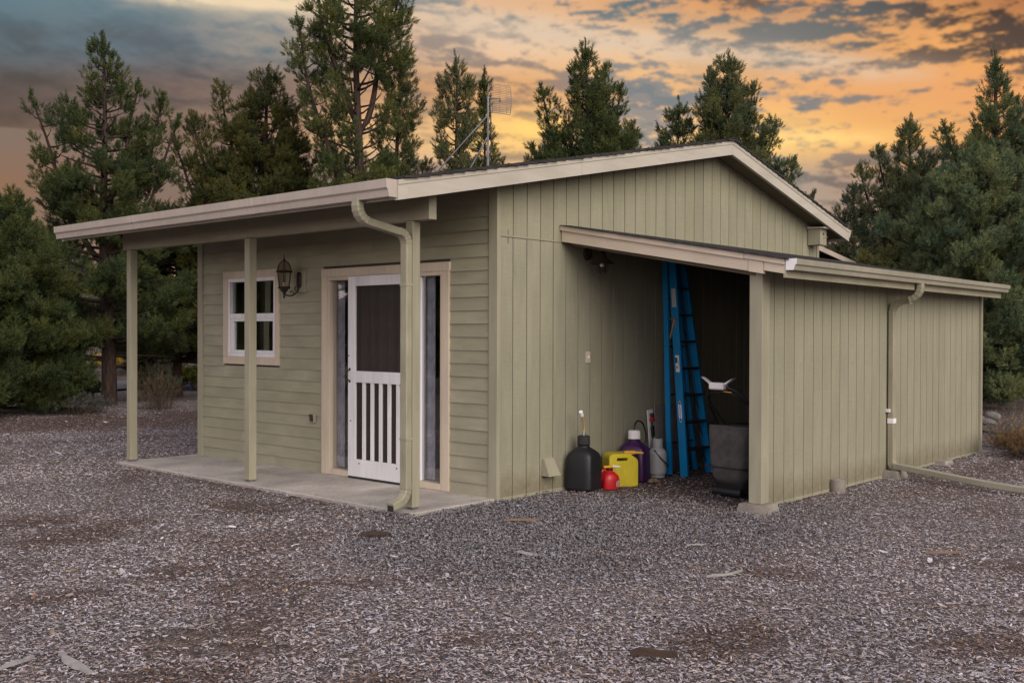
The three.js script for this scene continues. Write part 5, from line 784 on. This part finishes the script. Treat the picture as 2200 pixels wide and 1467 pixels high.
// right
juniper({ label: 'tall spired juniper at the right picture edge', seed: 13, x: 18.1, z: -1.0, base: 0.22, tone: blue, stems: [
  { tip: [-0.1, 8.15, 0.0], y0: 0.6, prof: [[0, 2.0], [0.3, 1.9], [0.55, 1.3], [0.72, 0.8], [0.86, 0.42], [0.93, 0.16], [1, 0.06]], n: 135, gap: 0.1, rise: 0.4, droop: 0.2, full: 1.15 }, { tip: [0.35, 7.2, 0.7], from: 4.0, y0: 5.2, prof: cone(0.6, 0.4), n: 20 }, { tip: [-0.2, 6.6, -1.1], from: 3.6, y0: 4.8, prof: cone(0.5, 0.35), n: 16, gap: 0.15 }, { tip: [0.6, 6.3, 1.3], from: 3.4, y0: 4.2, prof: cone(0.6, 0.5), n: 20 }] });
juniper({ label: 'pointed juniper group between the eave and the right edge tree', seed: 14, x: 19.7, z: -3.6, base: 0.2, tone: [0.094, 0.113, 0.054], stems: [
  { tip: [0.05, 7.25, 0.0], y0: 1.0, prof: [[0, 1.8], [0.4, 1.35], [0.7, 0.75], [0.9, 0.35], [1, 0.08]], n: 105, gap: 0.05, rise: 0.6, full: 1.15 }, { tip: [-0.35, 6.5, -0.7], from: 3.2, y0: 4.2, prof: cone(0.6, 0.42), n: 22 }, { tip: [-0.55, 6.0, -1.1], from: 2.8, y0: 3.6, prof: cone(0.6, 0.42), n: 22 }, { tip: [0.3, 6.6, 0.9], from: 3.2, y0: 4.2, prof: cone(0.6, 0.42), n: 22 }] });
juniper({ label: 'big bushy blue green juniper right of the lean-to, foliage down to the ground', seed: 15, x: 15.3, z: -0.55, base: 0.18, tone: [0.110, 0.140, 0.068], size: 0.17, stems: [
  { tip: [0.0, 5.45, 0.1], y0: 0.35, prof: [[0, 1.5], [0.2, 1.9], [0.5, 1.75], [0.75, 1.15], [1, 0.25]], n: 135, gap: 0.02, rise: 0.5, droop: 0.25, full: 1.35 }, { tip: [-0.35, 4.9, -0.85], from: 1.6, y0: 2.2, prof: cone(0.8, 0.7), n: 30 }, { tip: [0.2, 5.1, 0.85], from: 1.6, y0: 2.2, prof: cone(0.8, 0.65), n: 30 }] });
juniper({ label: 'low juniper just past the right eave', seed: 16, x: 18.9, z: -4.75, base: 0.12, tone: [0.085, 0.10, 0.06], stems: [{ tip: [0.0, 5.5, 0.0], y0: 0.5, prof: [[0, 1.2], [0.4, 1.1], [0.75, 0.6], [1, 0.1]], n: 80, gap: 0.03, full: 1.2 }, { tip: [-0.3, 4.6, -0.7], from: 1.5, y0: 2, prof: cone(0.6, 0.45), n: 20 }] });
juniper({ label: 'light yellow green bush above the lean-to gutter', seed: 17, x: 15.3, z: -2.75, base: 0.06, tone: [0.14, 0.15, 0.055], size: 0.2, name: 'leafy_bush', stems: [{ tip: [0.0, 3.25, 0.0], y0: 0.4, prof: [[0, 0.7], [0.6, 0.85], [1, 0.3]], n: 60, gap: 0, full: 1.1 }] });
// outside the picture on the left, mirrored in the door glass
[[-12.5, -12.6, 5.6, 21], [-15.5, -10.4, 6.6, 22], [-11.4, -16.8, 7.2, 23], [-6.2, -13.6, 6.4, 24], [-3.6, -16.6, 5.8, 25]].forEach(([x, z, h, s], i) => juniper({ label: ['juniper left of the yard, seen only as a reflection in the door glass, nearest', 'juniper left of the yard, reflected in the door glass, middle', 'juniper left of the yard, reflected in the door glass, tallest', 'juniper left of the yard, seen only as the dark mirror image in the window, nearer', 'juniper left of the yard, mirrored in the window, farther'][i], seed: s, x, z, base: 0.18, tone: green, dens: 0.7, size: 0.32, stems: [{ tip: [0, h, 0], y0: 0.4, prof: [[0, 1.7], [0.3, 2.1], [0.6, 1.2], [1, 0.15]], n: 100, gap: 0.1 }] }));
// far junipers of the open country
{
  const r = rng(900), spots = [[16, -44], [6, -40], [25, -52], [11, -58], [34, -60], [20, -72], [38, -78], [2, -66], [54, -14], [66, -8]];
  spots.forEach(([x, z], i) => juniper({ label: 'distant juniper on the dry plain behind the nearer trees', seed: 910 + i, x, z, base: 0.2, tone: [0.075, 0.085, 0.05], dens: 0.45, size: 0.5, name: 'distant_juniper', stems: [{ tip: [0, 4.2 + r() * 2.6, 0], y0: 0.5, prof: [[0, 1.5], [0.3, 2.0], [0.6, 1.3], [1, 0.2]], n: 90, gap: 0.05, cl: 1.5 }] }).userData.group = 'distant junipers of the plain');
}

// ---------------------------------------------------------------- low plants
const twigMat = mat([0.14, 0.105, 0.08], { roughness: 0.95 });
function shrub({ label, category = 'shrub', name, x, z, h, w, n, tone, leaf = 0.12, seed, twig = 0.5, spread = 0.8, group }) {
  const t = thing(name, label, category, [x, -0.03, z], 0, group), r = rng(seed), tw = [], lv = [];
  for (let k = 0; k < n; k++) {
    const a = r() * 6.283, q = Math.sqrt(r()), e = V(Math.cos(a) * w * q, h * (1 - 0.55 * q * q) * (0.65 + 0.4 * r()), Math.sin(a) * w * q), o = V(e.x * (0.2 + 0.5 * r()), 0, e.z * (0.2 + 0.5 * r())), m = o.clone().lerp(e, 0.5).add(V((r() - 0.5) * 0.35 * w, h * (0.02 + 0.16 * r()), (r() - 0.5) * 0.35 * w));
    tw.push(limbTube([o, m, e], 0.006, 0.002, 3));
    const nl = Math.round((1 - twig) * 14); for (let g = 0; g < nl; g++) { const s = 0.35 + 0.65 * r(), p = s < 0.5 ? o.clone().lerp(m, s * 2) : m.clone().lerp(e, s * 2 - 1); lv.push([p, V(r() - 0.5, 0.5 + r() * spread, r() - 0.5).normalize(), leaf * (0.6 + 0.7 * r()), r() - 0.5]); }
  }
  part('stems', tw, twigMat, t).userData.kind = 'stuff'; if (lv.length) foliage(t, lv, r, tone, 'leaves'); return t;
}
shrub({ name: 'dry_shrub', label: 'dry brown twiggy shrub behind the porch end post', x: 3.75, z: -12.9, h: 0.8, w: 0.5, n: 130, tone: [0.085, 0.06, 0.035], leaf: 0.07, seed: 51, twig: 0.7 });
shrub({ name: 'sagebrush', label: 'grey twiggy sagebrush under the left trees', x: 2.1, z: -13.0, h: 0.42, w: 0.75, n: 190, tone: [0.085, 0.085, 0.075], leaf: 0.08, seed: 52, twig: 0.65 });
shrub({ name: 'green_plant', label: 'yellow green leafy plant in the bed by the far house corner', category: 'plant', x: 8.1, z: -19.0, h: 0.62, w: 0.75, n: 120, tone: [0.17, 0.19, 0.035], leaf: 0.16, seed: 53, twig: 0.2 });
shrub({ name: 'grass_tuft', label: 'tall dry grass tuft behind the yellow green plant', category: 'grass tuft', x: 7.6, z: -20.4, h: 1.1, w: 0.6, n: 160, tone: [0.30, 0.22, 0.11], leaf: 0.16, seed: 54, twig: 0.75 });
shrub({ name: 'grey_shrub', label: 'grey green shrub beside the dry twigs, right of the end post', x: 5.1, z: -15.4, h: 0.95, w: 0.6, n: 120, tone: [0.12, 0.13, 0.085], leaf: 0.1, seed: 55, twig: 0.4 });
shrub({ name: 'small_shrub', label: 'small green shrub on the chips left of the end post', x: 3.9, z: -16.6, h: 0.6, w: 0.5, n: 90, tone: [0.085, 0.105, 0.05], leaf: 0.13, seed: 56, twig: 0.25 });
shrub({ name: 'dry_bush', label: 'tangled dry bush right of the lying drain pipe', x: 7.3, z: 2.8, h: 0.4, w: 0.62, n: 230, tone: [0.17, 0.105, 0.048], leaf: 0.08, seed: 57, twig: 0.72 });
shrub({ name: 'leafless_shrub', label: 'grey leafless shrub behind the tangled dry bush', x: 8.3, z: 2.3, h: 0.6, w: 0.55, n: 130, tone: [0.2, 0.17, 0.13], leaf: 0.07, seed: 58, twig: 0.85 });
{
  const r = rng(77); for (let k = 0; k < 24; k++) { const d = 30 + r() * 32, a = -1.24 + r() * 0.4, x = -7.2 + d * Math.cos(a), z = 6.6 + d * Math.sin(a), yel = r() < 0.6; shrub({ name: yel ? 'rabbitbrush' : 'far_sagebrush', label: yel ? 'yellow flowering rabbitbrush on the plain beyond the left trees' : 'grey sagebrush on the plain beyond the left trees', x, z, h: 0.7 + r() * 0.5, w: 0.7 + r() * 0.6, n: 46, tone: yel ? [0.34, 0.23, 0.035] : [0.20, 0.185, 0.15], leaf: 0.3, seed: 600 + k, twig: 0.25, group: yel ? 'rabbitbrush on the plain' : 'sagebrush on the plain' }); }
}
// path light stake
{
  const t = thing('garden_light', 'small black garden light with a blue tilted panel by the far house corner', 'garden light', [7.72, -0.03, -18.3], 0.5);
  part('stake', [bar([0, 0, 0], [0, 0.2, 0], 0.012), bar([0.12, 0, 0.02], [0.01, 0.18, 0], 0.014)], M.black, t); part('head', [rbox(-0.09, 0.09, 0.19, 0.26, -0.05, 0.05, 0.015, 2)], M.black, t); part('solar_panel', [rbox(-0.2, -0.06, 0.06, 0.075, -0.06, 0.06, 0.004).rotateZ(-0.75).translate(-0.03, -0.02, 0)], mat([0.08, 0.14, 0.24], { roughness: 0.2 }), t);
}
// stones and hose on the right
{
  const stone = (label, x, z, a, b, c, seed) => { const g = new THREE.IcosahedronGeometry(1, 3), p = g.attributes.position; for (let i = 0; i < p.count; i++) { const v = V(p.getX(i), p.getY(i), p.getZ(i)), n = 1 + 0.35 * (fbm(v.x * 1.4 + seed, v.y * 1.4 + v.z * 0.9 + seed, 3) - 0.5); p.setXYZ(i, v.x * n * a, v.y * n * b, v.z * n * c); } g.computeVertexNormals(); const o = new THREE.Mesh(metre(g, { tile: 0.6, tileV: 0.6 }), M.stone); o.name = numbered('garden_stone'); o.position.set(x, b * 0.4 - 0.03, z); o.userData = { label, category: 'stone' }; o.castShadow = o.receiveShadow = true; scene.add(o); };
  stone('rounded grey stone right of the lean-to, rearmost of three', 13.3, 0.42, 0.14, 0.10, 0.15, 3); stone('pale flat stone right of the lean-to, middle of three', 12.0, 0.72, 0.15, 0.08, 0.15, 8); stone('grey stone right of the lean-to, nearest the wall', 12.3, 0.50, 0.13, 0.10, 0.13, 12);
  const h = new THREE.Mesh(tube([[10.9, -0.0, 0.75], [10.2, 0.005, 1.25], [9.9, 0.0, 1.7], [9.3, 0.005, 2.1], [9.2, -0.0, 2.8]], 0.018, 8, 60), M.black); h.name = 'garden_hose'; h.userData = { label: 'black hose lying over the dark mulch right of the lean-to', category: 'hose' }; h.castShadow = true; scene.add(h);
}

// ---------------------------------------------------------------- loose wood chips and gravel (nobody could count them)
{
  const chip = (seed, L, w, th, bend) => { const r = rng(seed), j = () => (r() - 0.5), n = 3, c = []; const pts = []; for (let i = 0; i <= 2; i++) { const s = i - 1, ww = w * (i === 1 ? 1 : 0.35 + 0.5 * r()), y = bend * (1 - s * s); pts.push([[s * L, y, -ww + j() * w * 0.4], [s * L, y, ww + j() * w * 0.4], [s * L, y + th, ww * 0.9 + j() * w * 0.3], [s * L, y + th, -ww * 0.9 + j() * w * 0.3]]); } const gs = []; for (let i = 0; i < 2; i++) { const a = pts[i], b = pts[i + 1]; gs.push(fixOut(hexa([a[0], b[0], b[1], a[1], a[3], b[3], b[2], a[2]]))); } const g = mergeGeometries(gs.map((q) => { q.deleteAttribute('uv'); return q; })); return g; };
  const shapes = [chip(1, 0.5, 0.17, 0.06, 0.04), chip(2, 0.5, 0.28, 0.08, -0.03), chip(3, 0.5, 0.11, 0.06, 0.06), chip(4, 0.5, 0.21, 0.05, 0)];
  const r = rng(1234), lists = shapes.map(() => []), stones = [], cx = camera.position.x, cz = camera.position.z, yaw = -0.7297;
  const palette = [[0.40, 0.365, 0.395], [0.33, 0.30, 0.325], [0.445, 0.41, 0.425], [0.26, 0.228, 0.236], [0.17, 0.12, 0.10], [0.30, 0.21, 0.145], [0.12, 0.084, 0.07], [0.40, 0.31, 0.22], [0.50, 0.46, 0.45]], wts = [0.24, 0.21, 0.08, 0.17, 0.11, 0.075, 0.065, 0.03, 0.02];
  const barkPal = [[0.12, 0.075, 0.06], [0.16, 0.09, 0.06], [0.07, 0.048, 0.042], [0.20, 0.12, 0.08], [0.24, 0.20, 0.2]];
  const stonePal = [[0.165, 0.157, 0.172], [0.125, 0.119, 0.133], [0.20, 0.19, 0.203], [0.06, 0.06, 0.066], [0.22, 0.205, 0.205], [0.10, 0.085, 0.08]];
  const put = 520000; let made = 0;
  for (let k = 0; k < put; k++) {
    // denser near the place the picture is taken from, thinning out over the yard
    const u = r(), d = (Math.pow(3.4, 0.8) + u * (Math.pow(25, 0.8) - Math.pow(3.4, 0.8))) ** 1.25, a = yaw + (r() - 0.5) * 1.24, x = cx + d * Math.cos(a), z = cz + d * Math.sin(a);
    const slabIn = (x > -1.07 && x < 0 && z > -5.25 && z < 0);
    if (x > 0 && x < 6.9 && z > -5.3 && z < 0.02) continue; if (x > 1.08 && x < 7.37 && z > 2.0 && z < 2.075) continue; if (slabIn && (r() > 0.003 + 0.25 * sstep(-0.95, -1.06, x) * (r() < 0.4))) continue;
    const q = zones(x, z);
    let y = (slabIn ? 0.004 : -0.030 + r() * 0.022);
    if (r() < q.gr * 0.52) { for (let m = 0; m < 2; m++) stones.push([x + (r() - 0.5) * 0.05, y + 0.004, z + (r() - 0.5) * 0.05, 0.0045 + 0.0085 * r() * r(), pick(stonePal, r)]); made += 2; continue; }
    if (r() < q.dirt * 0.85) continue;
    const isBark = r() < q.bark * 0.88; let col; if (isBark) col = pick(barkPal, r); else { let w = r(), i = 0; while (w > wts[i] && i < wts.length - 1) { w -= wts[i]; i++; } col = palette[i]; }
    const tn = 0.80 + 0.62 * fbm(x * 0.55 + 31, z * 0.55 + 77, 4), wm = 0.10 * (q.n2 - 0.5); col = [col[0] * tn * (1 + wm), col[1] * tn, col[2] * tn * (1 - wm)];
    const L = (0.0065 + 0.021 * r() ** 2.2 + (r() < 0.006 ? 0.04 * r() : 0)) * (isBark ? 0.85 : 1) * (d > 12 ? 1.25 : 1);
    lists[Math.floor(r() * 4)].push([x, y, z, L, col]); made++;
  }
  const e = new THREE.Euler(), c = new THREE.Color();
  const mk = (geo, list, m, name, label, cat, st) => { const im = new THREE.InstancedMesh(geo, m, list.length); list.forEach(([x, y, z, L, col], i) => { e.set((r() - 0.5) * (st ? 6 : 0.7), r() * 6.283, (r() - 0.5) * (st ? 6 : 0.55)); Q.setFromEuler(e); const s = V(L * (0.8 + 0.5 * r()), L * (0.7 + 0.6 * r()), L * (0.7 + 0.6 * r())); Mx.compose(V(x, y, z), Q, s); im.setMatrixAt(i, Mx); const b = 0.8 + 0.36 * r(); im.setColorAt(i, c.setRGB(col[0] * b, col[1] * b, col[2] * b)); }); im.name = name; im.userData = { kind: 'stuff', label, category: cat }; im.castShadow = im.receiveShadow = true; return im; };
  const cm = mat([1, 1, 1], { roughness: 0.85 }), chips = new THREE.Group(); chips.name = 'wood_chips'; chips.userData = { kind: 'stuff', label: 'weathered silver grey and brown wood chips spread over the yard', category: 'wood chips' }; scene.add(chips);
  shapes.forEach((g, i) => { const im = mk(g, lists[i], cm, 'chip_scatter', undefined, undefined); im.userData = { kind: 'stuff' }; chips.add(im); });
  const sg = new THREE.DodecahedronGeometry(1, 0); sg.scale(1, 0.75, 0.85); scene.add(mk(sg, stones, mat([1, 1, 1], { roughness: 0.9 }), 'gravel', 'dark blue grey gravel in front of the gable wall and lean-to', 'gravel', true));
  console.log('chips', made, 'stones', stones.length, 'sprigs', juniper.count);
}
// single sticks and slabs of wood that stand out from the chips
{
  const stick = (name, label, a, b, w, th, m, bend = 0.02, seed = 1) => {
    const r = rng(seed), A = V(...a), Bv = V(...b), L = A.distanceTo(Bv), n = 9, gs = [], rows = []; for (let i = 0; i <= n; i++) { const s = i / n, ww = w * (0.55 + 0.5 * Math.sin(Math.PI * (0.12 + 0.76 * s))) * (0.6 + 0.7 * r()), off = bend * Math.sin(s * Math.PI * 1.3) + (r() - 0.5) * w * 0.6, hh = th * (0.7 + 0.5 * r()), up = 0.006 * Math.sin(s * 5); rows.push([[s * L - L / 2, up, off - ww], [s * L - L / 2, up, off + ww], [s * L - L / 2, up + hh, off + ww * 0.8], [s * L - L / 2, up + hh * 1.1, off - ww * 0.8]]); }
    for (let i = 0; i < n; i++) { const p = rows[i], q = rows[i + 1]; gs.push(metre(fixOut(hexa([p[0], q[0], q[1], p[1], p[3], q[3], q[2], p[2]])), { tile: 0.4, tileV: 0.4, swap: true, off: false })); }
    const o = new THREE.Mesh(merge(gs), m); o.name = numbered(name); o.position.copy(A).lerp(Bv, 0.5); o.position.y = -0.012; o.rotation.y = -Math.atan2(Bv.z - A.z, Bv.x - A.x); o.userData = { label, category: 'wood piece' }; o.castShadow = o.receiveShadow = true; scene.add(o);
  };
  stick('driftwood_stick', 'long pale weathered stick at the lower left picture corner', [-5.22, 0, 1.62], [-5.0, 0, 1.53], 0.014, 0.012, M.driftwood, 0.01, 3);
  stick('driftwood_stick', 'pale weathered split slab near the lower left corner', [-4.9, 0, 1.6], [-4.935, 0, 1.96], 0.022, 0.014, M.driftwood, 0.012, 4);
  stick('bark_piece', 'straight dark brown stick lying in the foreground right of centre', [-3.03, 0, 3.68], [-2.87, 0, 3.85], 0.014, 0.03, M.darkwood, 0, 5);
  stick('wood_shard', 'long tan wood shard on the gravel before the gable wall', [-0.77, 0, 0.78], [-0.52, 0, 0.97], 0.022, 0.014, M.tanwood, 0.015, 6);
  { const g = new THREE.IcosahedronGeometry(1, 4), p = g.attributes.position; for (let i = 0; i < p.count; i++) { const x = p.getX(i), y = p.getY(i), z = p.getZ(i), n = 0.45 + 1.1 * fbm(x * 2.3 + 9, y * 2.6 + z * 2.1 + 5, 4, 256, 0.6); p.setXYZ(i, x * n * 0.115, y * n * 0.028 + 0.008, z * n * 0.05); } g.computeVertexNormals(); const o = new THREE.Mesh(metre(g, { tile: 0.3, tileV: 0.3 }), M.darkwood); o.name = numbered('bark_piece'); o.position.set(-1.91, -0.012, 0.47); o.rotation.y = -0.6; o.userData = { label: 'dark reddish bark lump near the porch slab corner', category: 'wood piece' }; scene.add(o); }
  stick('driftwood_stick', 'curved pale stick alone on the chips right of the gravel', [-1.36, 0, 3.1], [-1.03, 0, 3.2], 0.010, 0.014, M.driftwood, 0.035, 8);
  stick('wood_shard', 'short pale shard at the centre of the gravel edge', [-1.62, 0, 1.68], [-1.6, 0, 1.87], 0.018, 0.012, M.driftwood, 0.012, 9);
  stick('wood_shard', 'thin pale shard on the gravel before the lean-to post', [-0.6, 0, 2.47], [-0.44, 0, 2.55], 0.01, 0.01, M.driftwood, 0.01, 10);
  stick('wood_shard', 'bent tan twig on the chips at the right', [0.35, 0, 3.88], [0.57, 0, 4.07], 0.012, 0.012, M.tanwood, 0.03, 11);
  stick('wood_block', 'small tan wood block beside the purple jug', [1.92, 0, 0.42], [2.08, 0, 0.46], 0.02, 0.03, M.tanwood, 0, 12);
}

shade(scene);
renderer.render(scene, camera);
